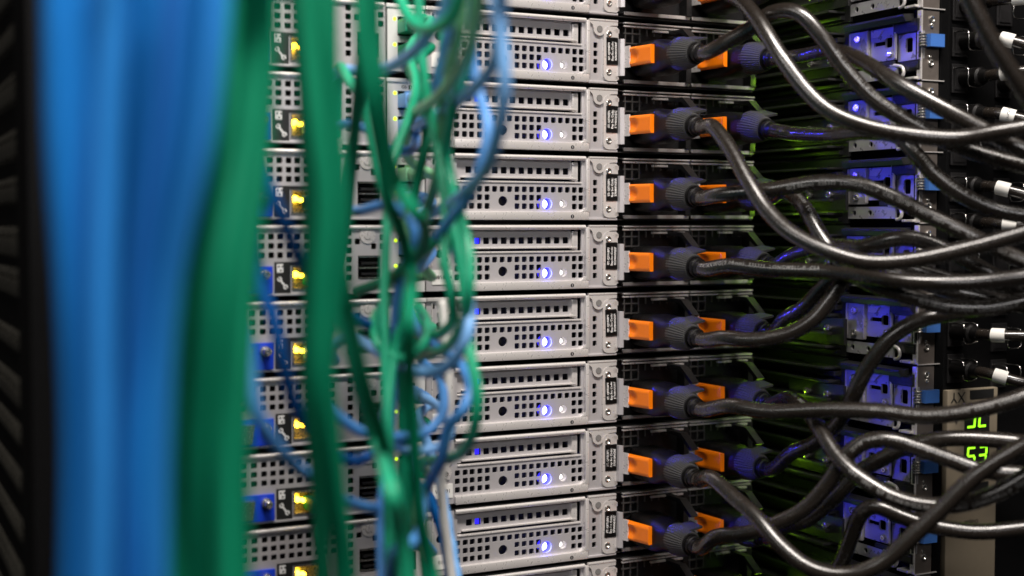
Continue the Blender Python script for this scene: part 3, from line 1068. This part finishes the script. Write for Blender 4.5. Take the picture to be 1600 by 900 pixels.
def C(k, side, how, pts, prn=None):
    return cord(k, side, pts, 'black power cable, %s, %s' % (nm(k, side), how), prn=prn)
C(4, 'L', 'sweeping from the top edge down right', [(1150, -4, 815), (1182, 28, 795), (1220, 88, 780), (1255, 136, 772), (1292, 171, 765), (1345, 195, 758), (1420, 211, 752), (1500, 216, 748), (1560, 206, 742), (1640, 194, 735), (1720, 190, 730)])
C(4, 'R', 'running off along the top right', [(1260, -20, 830), (1330, -35, 800), (1420, -40, 780), (1640, -60, 760)])
C(3, 'L', 'rising blue lit then arching over to the right', [(1130, 69, 822), (1172, 45, 812), (1208, 20, 800), (1246, 20, 790), (1284, 58, 784), (1318, 105, 782), (1362, 152, 780), (1420, 190, 776), (1500, 230, 772), (1570, 252, 768), (1660, 272, 764)], [(0.42, 0.62, CV), (0.66, 0.98, CV)])
C(3, 'R', 'passing behind the arch then falling', [(1250, 88, 850), (1300, 80, 828), (1340, 92, 800), (1400, 128, 775), (1470, 168, 762), (1540, 205, 756), (1600, 235, 752), (1680, 270, 750)])
C(2, 'L', 'in a long bright sag', [(1112, 197, 822), (1138, 228, 808), (1168, 282, 792), (1198, 328, 780), (1236, 364, 768), (1295, 393, 756), (1353, 409, 748), (1420, 407, 742), (1500, 391, 736), (1600, 364, 728), (1700, 330, 720)])
C(2, 'R', 'level then dropping right', [(1240, 209, 850), (1300, 211, 822), (1355, 206, 800), (1405, 214, 788), (1431, 241, 782), (1460, 273, 780), (1500, 303, 778), (1553, 327, 776), (1610, 338, 772), (1700, 345, 770)], [(0.5, 0.95, CV)])
C(1, 'L', 'arching low over the rails', [(1120, 305, 822), (1200, 297, 806), (1280, 285, 792), (1340, 288, 782), (1400, 311, 775), (1450, 336, 770), (1500, 360, 766), (1560, 390, 764), (1640, 425, 760)], [(0.30, 0.98, CVL)])
C(1, 'R', 'dropping behind the long sag', [(1228, 300, 840), (1258, 326, 812), (1281, 366, 800), (1305, 400, 792), (1335, 430, 786), (1376, 450, 778), (1433, 467, 772), (1473, 478, 768), (1540, 481, 764), (1610, 468, 760), (1700, 450, 756)], [(0.12, 0.30, CV), (0.62, 0.85, CVL)])
C(0, 'L', 'level with white print', [(1140, 415, 825), (1200, 421, 812), (1285, 424, 796), (1330, 428, 784), (1380, 436, 770), (1447, 442, 760), (1527, 441, 755), (1600, 433, 750), (1700, 420, 745)], [(0.03, 0.36, CV)])
C(0, 'R', 'humped behind the long sag', [(1240, 398, 850), (1296, 384, 830), (1345, 386, 808), (1372, 380, 800), (1399, 373, 794), (1433, 374, 790), (1480, 391, 784), (1540, 424, 780), (1610, 460, 776), (1700, 490, 770)])
C(-1, 'L', 'curving down then up', [(1130, 528, 824), (1182, 531, 812), (1233, 521, 806), (1273, 497, 802), (1297, 468, 800), (1318, 440, 800), (1350, 425, 802), (1400, 428, 800), (1470, 450, 798), (1560, 470, 794), (1680, 490, 790)])
C(-1, 'R', 'rising in shadow', [(1226, 498, 850), (1256, 480, 838), (1284, 450, 828), (1310, 428, 820), (1350, 412, 815), (1420, 420, 812), (1500, 440, 810), (1680, 460, 805)])
C(-2, 'L', 'nearly straight above the digits', [(1140, 634, 820), (1200, 643, 806), (1290, 640, 790), (1380, 643, 776), (1440, 650, 766), (1500, 645, 758), (1560, 632, 752), (1610, 616, 748), (1700, 585, 744)], [(0.50, 0.96, CV)])
C(-2, 'R', 'sagging across the lower right', [(1232, 622, 842), (1262, 645, 815), (1279, 668, 798), (1308, 713, 782), (1340, 743, 772), (1393, 775, 762), (1447, 789, 754), (1500, 788, 748), (1553, 772, 742), (1610, 740, 736), (1700, 680, 728)], [(0.45, 0.96, CVL), (0.16, 0.30, CV)])
C(-3, 'L', 'dropping to the bottom edge', [(1112, 747, 818), (1148, 778, 800), (1180, 806, 786), (1220, 852, 772), (1260, 884, 762), (1300, 897, 756), (1340, 895, 752), (1380, 878, 748), (1433, 831, 742), (1473, 793, 738), (1527, 742, 732), (1600, 695, 724), (1700, 640, 715)])
C(-3, 'R', 'rising dark before the rails', [(1236, 708, 850), (1276, 690, 832), (1308, 662, 818), (1330, 625, 806), (1344, 595, 800), (1363, 562, 795), (1395, 525, 790), (1436, 501, 786), (1490, 489, 782), (1560, 478, 780), (1680, 465, 778)])
C(-4, 'L', 'humped over the lowest rails', [(1120, 838, 824), (1164, 834, 814), (1207, 820, 806), (1258, 794, 796), (1295, 753, 788), (1321, 713, 782), (1353, 690, 777), (1388, 687, 772), (1433, 700, 768), (1487, 719, 764), (1530, 734, 760), (1580, 740, 757), (1680, 742, 755)], [(0.52, 0.82, CV)])
C(-4, 'R', 'climbing to a level run', [(1228, 822, 850), (1262, 812, 836), (1302, 780, 822), (1342, 739, 812), (1393, 709, 802), (1433, 692, 794), (1487, 685, 786), (1550, 687, 780), (1620, 694, 774), (1700, 700, 770)])
C(-5, 'L', 'leaving below the bottom edge', [(1120, 950, 824), (1160, 980, 815), (1220, 1010, 800), (1320, 1030, 790), (1500, 1040, 780)])
C(-5, 'R', 'looping up at the bottom', [(1240, 928, 846), (1290, 912, 828), (1314, 880, 816), (1329, 841, 806), (1344, 805, 798), (1366, 791, 792), (1407, 806, 786), (1440, 818, 782), (1480, 826, 778), (1530, 831, 774), (1610, 824, 768), (1700, 812, 760)])
# cord that hangs into the top right corner
def loose(name, pts, r, m_, label, cat, group=None, sides=14, step=3.5, extra=None):
    P = [UZ(*p) for p in pts]
    path = spline(P, step)
    base = path[-1] if path[-1].z < path[0].z else path[0]
    rt = root(name, base, label, cat, group)
    q = MB(base)
    if extra == 'twist':
        q.tube(path, r, sides, rf=lambda j: r * (1 + 0.10 * math.sin(j * 1.25)))
    else:
        q.tube(path, r, sides)
    q.build('cable', m_, rt, True)
    return rt, base, path
loose('power_cable', [(1490, -60, 690), (1512, -8, 690), (1545, 58, 692), (1580, 112, 694), (1606, 150, 696), (1660, 230, 700)], CORD_R, 'cord', 'black power cable crossing the top right corner, its plug out of view', 'power cable', 'black power cables')

# ================================================================== power strip on the far right
YP = -96.0
def xp(px, y=YP):
    return xs(px, y)
SP = Vector((xp(1515), YP + 10, -420))
st = root('power_strip', SP, 'tall black power strip with wire clips and a cream display module with green digits', 'power strip')
m = MB(SP)
m.box(xp(1476), xp(1640), YP, YP + 45, -420, 420, 1.5)
m.build('housing', 'post', st)
def zy(py, y=YP, px=1515):
    return UY(px, py, y).z
X0_, X1_ = xp(1476), xp(1555)
m = MB(SP)
m.box(X0_, X1_, YP - 5, YP - .1, zy(930), zy(606), 1.0)
dm = m.build('display_module', 'cream', st, True, 35)
m = MB(SP)
m.box(xp(1511), xp(1548), YP - 5.35, YP - 4.9, zy(622), zy(608))
for (a, b) in ((634, 674), (692, 728), (752, 780)):
    m.box(xp(1503), xp(1542), YP - 5.35, YP - 4.9, zy(b), zy(a), 0.1)
m.build('display_window', 'label', dm)
def seg7(m, cx, cz, ww, hh, on):
    t = ww * 0.20
    y0, y1 = YP - 5.75, YP - 5.4
    sk = 0.10
    def bar(x0, x1, z0, z1):
        pts = [(x0 + z0 * sk, z0), (x1 + z0 * sk, z0), (x1 + z1 * sk, z1), (x0 + z1 * sk, z1)]
        m.prism([(p + cx, q + cz) for p, q in pts], 'y', y0, y1)
    a, b = ww / 2, hh / 2
    g = 0.12 * ww
    S = {'t': (-a + g, a - g, b - t, b), 'm': (-a + g, a - g, -t / 2, t / 2), 'b': (-a + g, a - g, -b, -b + t),
         'ul': (-a, -a + t, g / 2, b - g / 2), 'ur': (a - t, a, g / 2, b - g / 2), 'll': (-a, -a + t, -b + g / 2, -g / 2), 'lr': (a - t, a, -b + g / 2, -g / 2)}
    for k_ in on:
        bar(*S[k_])
for (py, hpx, digs) in ((650, 34, (('t', 'lr', 'b', 'ur'), ('ll', 'b', 'ul'))), (710, 30, (('t', 'ul', 'm', 'lr', 'b'), ('t', 'ur', 'm', 'lr', 'b'))), (766, 22, (('ul', 'll'),))):
    for j, on in enumerate(digs):
        m = MB(SP)
        seg7(m, xp(1513.5 + j * 18), zy(py), (xp(1520) - xp(1506.5)), zy(0) * 0 + hpx / 2.38, on)
        m.build('lit_digit', 'digit', dm)
m = MB(SP)
put_text(m, 'XY', 10.0, (xp(1492), YP - 5.3, zy(617)), (-1, 0, 0), (0, 0, -1))
m.build('module_lettering', 'label', dm)
for py in (712, 654):
    m = MB(SP)
    put_text(m, 'A', 5.0, (xp(1490), YP - 5.3, zy(py)), (-1, 0, 0), (0, 0, -1))
    m.build('unit_lettering', 'label', dm)
m = MB(SP)
put_text(m, 'Output', 4.2, (xp(1516), YP - 5.3, zy(812)), (-1, 0, 0), (0, 0, -1))
m.build('module_lettering', 'label', dm)
# outlets, wire clips, plugs
om = MB((0, 0, 0))
om.box(-7, 7, -1.6, 0, -9.5, 9.5, 0.5)
om.box(-5, 5, -2.2, -1.6, -7.5, 7.5, 0.3)
ome = om.mesh('outlet', 'blackp')
wm = MB((0, 0, 0))
wm.tube(spline([(-6, 0, 6.2), (-6, -13, 6.0), (-6, -14.4, 4.6), (-6, -14.6, -4.6), (-5, -14.6, -6), (5, -14.6, -6), (6, -14.6, -4.6), (6, -14.4, 4.6), (6, -13, 6.0), (6, 0, 6.2)], 1.2), 0.5, 6)
wme = wm.mesh('wire_clip', 'wire', True)
NP = 0
for ci, pxc in enumerate((1494, 1562)):
    for j in range(11):
        py = 10 + j * 56.5 + (8 if ci else 0)
        if ci == 0 and py > 585:
            continue
        c = Vector((xp(pxc), YP, zy(py, YP, pxc)))
        for nm_, me in (('outlet', ome), ('wire_clip', wme)):
            q = bpy.data.objects.new(nm_, me)
            q.parent = st
            q.location = (c - SP) * MM
            COL.objects.link(q)
plugs = [(1499, 10, 1), (1499, 66, 1), (1499, 123, 1), (1497, 180, 1), (1496, 292, 1), (1496, 348, 1), (1492, 518, 1), (1492, 575, 1), (1560, 132, 0), (1560, 245, 0)]
LBL = ['topmost of the white banded plugs', 'second white banded plug from the top', 'third white banded plug from the top', 'fourth white banded plug from the top', 'beside the right edge just above the middle', 'next above the long sagging cord', 'below the dark printed cords', 'just above the cream display module', 'in the outer column near the top', 'in the outer column above the middle']
for i, (pxc, py, wl) in enumerate(plugs):
    c = Vector((xp(pxc), YP - 2, zy(py, YP, pxc)))
    rt = root('strip_plug', c, 'black plug and cord in the power strip, %s' % LBL[i], 'plug', 'plugs in the power strip')
    m = MB(c)
    m.lathe(c, (0.0, -1, 0), [(0, 5.6), (10, 5.4), (12, 6.2), (15, 6.2), (16, 4.6), (21, 4.0)], 16)
    m.build('plug_body', 'plug', rt, True, 40)
    rg = random.Random(i)
    dz = rg.uniform(-16, 4)
    path = spline([c + Vector((0, -20, 0)), c + Vector((2, -30, dz * .1)), c + Vector((12, -42, dz * .5)), c + Vector((34, -52, dz)), c + Vector((70, -58, dz * 1.6)), c + Vector((120, -60, dz * 2))], 2)
    m = MB(c)
    m.tube(path, 3.6, 12)
    cb = m.build('cable', 'cord', rt, True)
    if wl:
        a = 5 + rg.randrange(4)
        m = MB(c)
        m.tube(path[a:a + 5], 4.6, 14)
        lb_ = m.build('white_label', 'paper', cb, True, 40)
        if i in (2, 3):
            m = MB(c)
            put_text(m, '13A-C13', 2.6, path[a + 2] + (CAM - path[a + 2]).normalized() * 4.9, Vector((0.25, 0, 1)).normalized(), Vector((-1, 0.3, 0.25)).normalized())
            m.build('label_lettering', 'label', lb_)

# ================================================================== network cables
def at_port(k, p, y):
    return Vector((PORTX[p], y, k * U1 + PORTZ[p]))
def net(pts, m_, label, r=2.9, port=None, group='network cables hanging before the servers', tag=None, extra=None):
    P = [UZ(p[0], p[1], 840 - (840 - p[2]) * 1.4 if p[2] >= 600 else p[2]) for p in pts]
    if port:
        k, p = port
        a, b, c_ = at_port(k, p, -1), at_port(k, p, -28), at_port(k, p, -40)
        base = a
        full = [b, c_ + Vector((0.5, 0, -1.5))] + P
    else:
        full = P
        base = min(P, key=lambda q: q.z)
    rt = root('network_cable', base, label, 'network cable', group)
    path = spline(full, 3.0)
    m = MB(base)
    if extra == 'twist':
        m.tube(path, r, 14, rf=lambda j: r * (1 + 0.13 * math.sin(j * 1.3)))
    else:
        m.tube(path, r, 14)
    cb = m.build('cable', m_, rt, True)
    if port:
        k, p = port
        m = MB(base)
        m.box(a.x - 5.4, a.x + 5.4, -14, 3, a.z - 4.6, a.z + 3.6, 0.8)
        m.box(a.x - 2, a.x + 2, -15, -3, a.z + 3.6, a.z + 5.2, 0.4)
        pg = m.build('plug', m_, rt, True, 35)
        m = MB(base)
        ax = (c_ - a).normalized()
        prof = [(12.5, 4.8), (15, 5.0)]
        for q in range(6):
            prof += [(16 + q * 2.3, 4.9 - q * .22), (17.3 + q * 2.3, 4.9 - q * .22), (17.4 + q * 2.3, 4.1 - q * .16), (18.2 + q * 2.3, 4.1 - q * .16)]
        m.lathe(a, ax, prof, 16)
        m.build('boot', m_, pg, True, 35)
    if tag is not None:
        m = MB(base)
        m.tube(path[tag:tag + 4], r * 1.25, 14)
        m.build('white_label', 'paper', cb, True, 40)
    return rt
G_BLUE = 'blurred blue cables of the foreground bundle'
G_GREEN = 'blurred green cables of the foreground bundle'
# thick blurred bundles close to the camera
rg = random.Random(11)
def lerp(a, b, t): return a + (b - a) * t
ys = (-60, 60, 225, 450, 675, 960)
eL = (84, 86, 90, 106, 116, 112)
eR = (348, 340, 318, 268, 252, 246)
NB = 16
NTH = ['first', 'second', 'third', 'fourth', 'fifth', 'sixth', 'seventh', 'eighth', 'ninth', 'tenth', 'eleventh', 'twelfth', 'thirteenth', 'fourteenth', 'fifteenth', 'sixteenth']
for i in range(NB):
    t = i / (NB - 1)
    back = i % 3 == 1
    ph = rg.uniform(0, 6)
    zr = rg.uniform(-14, 14)
    pts = []
    for j, y in enumerate(ys):
        x = lerp(eL[j] + 6, eR[j] - 6, t) + 2 * math.sin(ph + j * 0.7) * (1 if 0 < i < NB - 1 else .2)
        pts.append((x, y, (405 if back else 372) + zr + 3 * math.sin(ph + j)))
    net(pts, 'bluedk' if i in (3, 8, 11) else ('bluelt' if i in (5, 13, 15) else 'blue'), 'blurred blue network cable, %s from the left in the thick blue bundle' % NTH[i], r=3.8, group=G_BLUE)
eL = (362, 352, 338, 286, 272, 272)
eR = (428, 424, 414, 392, 380, 384)
for i in range(6):
    t = i / 5
    ph = rg.uniform(0, 6)
    pts = []
    for j, y in enumerate(ys):
        x = lerp(eL[j] + 4, eR[j] - 4, t) + 5 * math.sin(ph + j * 1.2) * (1 if 0 < i < 5 else .2)
        pts.append((x, y, (440 if i % 2 else 405) + rg.uniform(-8, 8)))
    net(pts, 'greendk' if i in (3,) else 'green', 'blurred green network cable, %s from the left in the thick green bundle' % NTH[i], r=3.2, group=G_GREEN)
# wide green strands in the middle distance
net([(482, -60, 470), (484, 60, 470), (496, 200, 470), (508, 330, 472), (500, 470, 475), (497, 600, 480), (508, 690, 490), (520, 780, 505), (532, 860, 520), (540, 960, 530)], 'green', 'wide blurred green network cable falling through the middle, left of its twin', 3.4)
net([(506, -60, 480), (510, 60, 480), (522, 200, 485), (532, 330, 490), (524, 450, 495), (510, 580, 500), (518, 680, 510), (528, 780, 520), (540, 880, 530), (548, 960, 540)], 'green', 'wide blurred green network cable falling just right of its twin', 3.4)
net([(462, -60, 520), (470, 60, 520), (480, 200, 525), (488, 330, 530), (486, 460, 535), (484, 600, 540), (498, 760, 550), (505, 960, 560)], 'greendk', 'deep green network cable in the shadow left of the wide twins', 3.2)
net([(562, -60, 510), (566, 60, 510), (580, 160, 515), (594, 240, 530), (606, 310, 545), (626, 360, 570), (640, 420, 590), (640, 500, 610), (640, 600, 630), (648, 700, 640), (655, 800, 650), (672, 880, 660), (690, 960, 660)], 'green', 'green network cable running down between the wide strands and the loops', 2.9)
net([(582, -60, 520), (584, 60, 520), (594, 150, 525), (604, 230, 545), (622, 290, 580), (646, 330, 620), (664, 350, 650), (660, 390, 680), (630, 420, 700), (600, 440, 730), (560, 455, 755)], 'green', 'green network cable curving right then back left near mid height', 2.9, (0, 'mgmt'))
net([(500, -60, 545), (505, 180, 550), (512, 300, 550), (525, 400, 550), (540, 500, 552), (560, 600, 560), (588, 690, 580), (612, 770, 600), (626, 840, 615), (640, 960, 620)], 'greenm', 'mid green network cable slanting down right across the port column', 3.1)
net([(515, -60, 600), (520, 200, 600), (530, 380, 600), (548, 500, 610), (570, 600, 620), (598, 690, 640), (622, 770, 650), (632, 860, 660), (640, 960, 660)], 'greendk', 'deep green network cable slanting beside the mid green one', 2.9)
net([(530, 110, 760), (546, 128, 735), (570, 168, 715), (582, 222, 705), (596, 290, 695), (618, 350, 690), (640, 400, 690), (640, 480, 700), (618, 540, 705), (606, 640, 700), (612, 760, 700), (620, 960, 700)], 'greenm', 'bright green network cable with a white band near its upper end', 2.6, (1, 'mgmt'), tag=14)
# loops plugged into the network ports
net([(650, 200, 765), (700, 170, 700), (745, 135, 660), (770, 100, 640), (782, 50, 628), (783, -10, 620), (780, -80, 610)], 'blue2', 'light blue network cable looping up from the third server port to the top', 2.8, (2, 'gb2'))
net([(655, 338, 770), (690, 326, 720), (726, 300, 675), (764, 255, 645), (780, 200, 632), (788, 150, 626), (788, 110, 624), (783, 60, 624), (776, 10, 624), (770, -80, 630)], 'blue2', 'light blue network cable making the widest loop before the silver panels', 2.8, (1, 'gb2'))
net([(655, 420, 765), (672, 388, 720), (702, 345, 690), (738, 297, 672), (754, 250, 668), (762, 200, 670), (750, 152, 676), (738, 90, 680), (740, 0, 670), (745, -80, 660)], 'blue3', 'blue network cable behind the widest light blue loop', 2.6, (0, 'gb1'))
net([(500, 150, 770), (530, 112, 755), (570, 112, 735), (605, 106, 718), (628, 94, 702), (662, 64, 680), (692, 20, 668), (704, -20, 662), (712, -80, 655)], 'blue2', 'light blue network cable rising from lower left to the top edge', 2.8, (2, 'mgmt'))
net([(660, 162, 765), (672, 150, 735), (687, 108, 710), (702, 45, 695), (712, -20, 685), (718, -90, 680)], 'blue2', 'light blue network cable rising straight from the third server to the top edge', 2.6, (2, 'gb1'))
net([(726, -80, 650), (720, -10, 650), (709, 22, 655), (678, 45, 668), (646, 36, 685), (626, 0, 695), (612, -60, 700)], 'greenm', 'green network cable hanging in a shallow loop at the top edge', 2.7)
net([(640, 250, 790), (640, 195, 770), (650, 176, 735), (682, 153, 690), (718, 110, 660), (738, 60, 645), (749, 0, 635), (750, -80, 628)], 'green4', 'pale green network cable looping up beside the light blue loop', 2.7, (1, 'gb1'))
net([(648, 400, 780), (664, 340, 735), (680, 285, 718), (690, 226, 712), (694, 160, 700), (706, 92, 680), (718, 50, 668), (725, -80, 660)], 'green2', 'pale green network cable falling straight to the fifth server port', 2.6, (0, 'gb2'))
net([(655, 556, 760), (700, 541, 705), (725, 502, 680), (733, 450, 672), (731, 385, 676), (718, 335, 685), (706, 290, 696), (698, 240, 698), (708, 170, 686), (735, 75, 672), (752, -80, 660)], 'greenm', 'green network cable curving round the left end of the middle panels', 2.7, (-1, 'gb2'))
net([(650, 520, 770), (690, 520, 720), (708, 495, 700), (704, 455, 695), (694, 410, 695), (698, 350, 700), (690, 280, 705), (676, 200, 710), (660, 100, 710), (650, -80, 710)], 'greenm', 'green network cable in a narrow loop inside the larger green curve', 2.6, (-1, 'gb1'))
net([(520, 545, 765), (545, 525, 755), (572, 537, 738), (616, 566, 715), (668, 582, 695), (706, 566, 680), (730, 525, 674), (734, 480, 680), (722, 425, 700), (704, 360, 712), (696, 300, 716), (700, 200, 720), (720, -80, 720)], 'blue2', 'light blue network cable hanging in a loop below the middle', 2.7, (-1, 'mgmt'))
net([(660, 724, 770), (704, 716, 720), (728, 700, 690), (742, 664, 676), (745, 610, 672), (735, 555, 674), (728, 480, 684), (718, 400, 700), (700, 320, 714), (690, 200, 720), (700, -80, 720)], 'greenm', 'green network cable standing before the panels below the middle', 2.6, (-3, 'gb1'))
net([(650, 822, 770), (656, 790, 745), (670, 755, 728), (690, 715, 712), (700, 668, 704), (722, 642, 696), (734, 610, 700), (724, 575, 710), (690, 545, 720), (668, 530, 735), (650, 508, 760), (640, 480, 790)], 'blue3', 'blue network cable bending back below the green standing one', 2.6, (-4, 'gb1'))
net([(655, 650, 785), (664, 680, 778), (674, 712, 772), (690, 766, 766), (703, 835, 760), (714, 900, 754), (722, 970, 750)], 'blue2', 'glossy beaded light blue network cable falling to the bottom edge', 2.6, (-2, 'gb1'), extra='twist')
net([(664, 768, 780), (684, 810, 774), (700, 880, 766), (708, 970, 760)], 'blue', 'plain blue network cable beside the beaded one at the bottom', 2.6, (-3, 'gb2'))
net([(690, 470, 740), (698, 560, 735), (701, 620, 733), (698, 680, 735), (690, 760, 740), (700, 860, 745), (716, 970, 745)], 'whitej', 'white network cable partly hidden behind the loops', 2.4)
net([(636, 300, 705), (640, 540, 705), (645, 640, 702), (650, 740, 700), (648, 800, 700), (656, 850, 704), (676, 900, 705), (690, 970, 705)], 'green2', 'thin pale green network cable in the lower middle', 1.9)
net([(612, 940, 690), (612, 880, 668), (622, 854, 660), (642, 848, 662), (656, 828, 680), (660, 780, 715), (648, 740, 750), (640, 690, 790)], 'blue3', 'short blue network cable bent like a hook near the bottom', 2.7)
net([(380, 470, 620), (392, 560, 620), (401, 640, 620), (440, 705, 630), (490, 750, 650), (550, 786, 690), (600, 795, 720), (636, 780, 760), (640, 740, 790)], 'blue3', 'blue network cable slanting down right across the lower left ports', 2.6)
net([(500, 560, 700), (515, 630, 690), (548, 665, 695), (590, 680, 705), (660, 677, 715), (690, 650, 722), (690, 600, 735), (660, 565, 770)], 'blue3', 'blue network cable running level below the middle left', 2.5)
net([(395, 120, 620), (402, 210, 620), (420, 290, 620), (445, 350, 625), (465, 400, 635), (500, 455, 660), (560, 500, 700), (610, 520, 740), (640, 500, 790)], 'bluedk', 'deep blue network cable slanting before the left ports at mid height', 2.6)
net([(398, 330, 630), (405, 430, 630), (428, 500, 630), (442, 560, 632), (456, 620, 640), (490, 680, 660), (550, 720, 700), (600, 700, 740)], 'bluedk', 'deep blue network cable slanting below the deep blue one at mid height', 2.6)
net([(497, 828, 755), (503, 870, 748), (508, 920, 742), (512, 980, 738)], 'greendk', 'deep green network cable with a ribbed boot in the lit port near the bottom', 2.7, (-3, 'mgmt'))
net([(560, 330, 735), (610, 320, 715), (640, 340, 705), (650, 370, 705), (630, 420, 715), (618, 500, 720), (612, 640, 715), (596, 800, 710), (600, 960, 700)], 'blue3', 'blue network cable running level above mid height then dropping', 2.6, (1, 'mgmt'))
net([(640, 650, 780), (632, 700, 755), (642, 780, 740), (660, 860, 730), (672, 960, 725)], 'green', 'green network cable dropping from the seventh server port', 2.5, (-2, 'gb2'))
net([(640, 75, 780), (650, 130, 755), (640, 180, 735), (618, 240, 722), (606, 330, 712), (600, 480, 705), (606, 700, 700), (610, 960, 700)], 'greenm', 'mint green network cable dropping from the second server port', 2.5, (3, 'gb1'))
net([(640, 105, 775), (660, 150, 750), (666, 210, 738), (655, 270, 730), (642, 340, 728), (634, 450, 722), (630, 650, 715), (645, 960, 710)], 'green', 'green network cable beside the one dropping from the second server', 2.5, (3, 'gb2'))

net([(505, 205, 765), (545, 194, 755), (580, 206, 745), (606, 232, 735), (636, 236, 742), (650, 215, 770), (640, 190, 800)], 'blue3', 'short blue network cable bowed between the wide strands and the fourth server', 2.6)
net([(704, 300, 712), (700, 340, 708), (684, 372, 706), (656, 398, 712), (630, 426, 722), (614, 444, 745), (606, 430, 790)], 'greenm', 'mint green network cable curling left at mid height', 2.7)
net([(640, 470, 790), (612, 470, 740), (585, 500, 715), (592, 540, 705), (622, 560, 705), (655, 545, 715), (668, 510, 740), (655, 480, 790)], 'greenm', 'mint green network cable coiled in a small ring below mid height', 2.5)
net([(640, 610, 795), (618, 620, 750), (600, 650, 725), (612, 690, 715), (650, 705, 712), (690, 695, 715), (705, 668, 725), (690, 640, 750), (660, 620, 795)], 'blue2', 'light blue network cable coiled in a ring under the seventh server', 2.4)
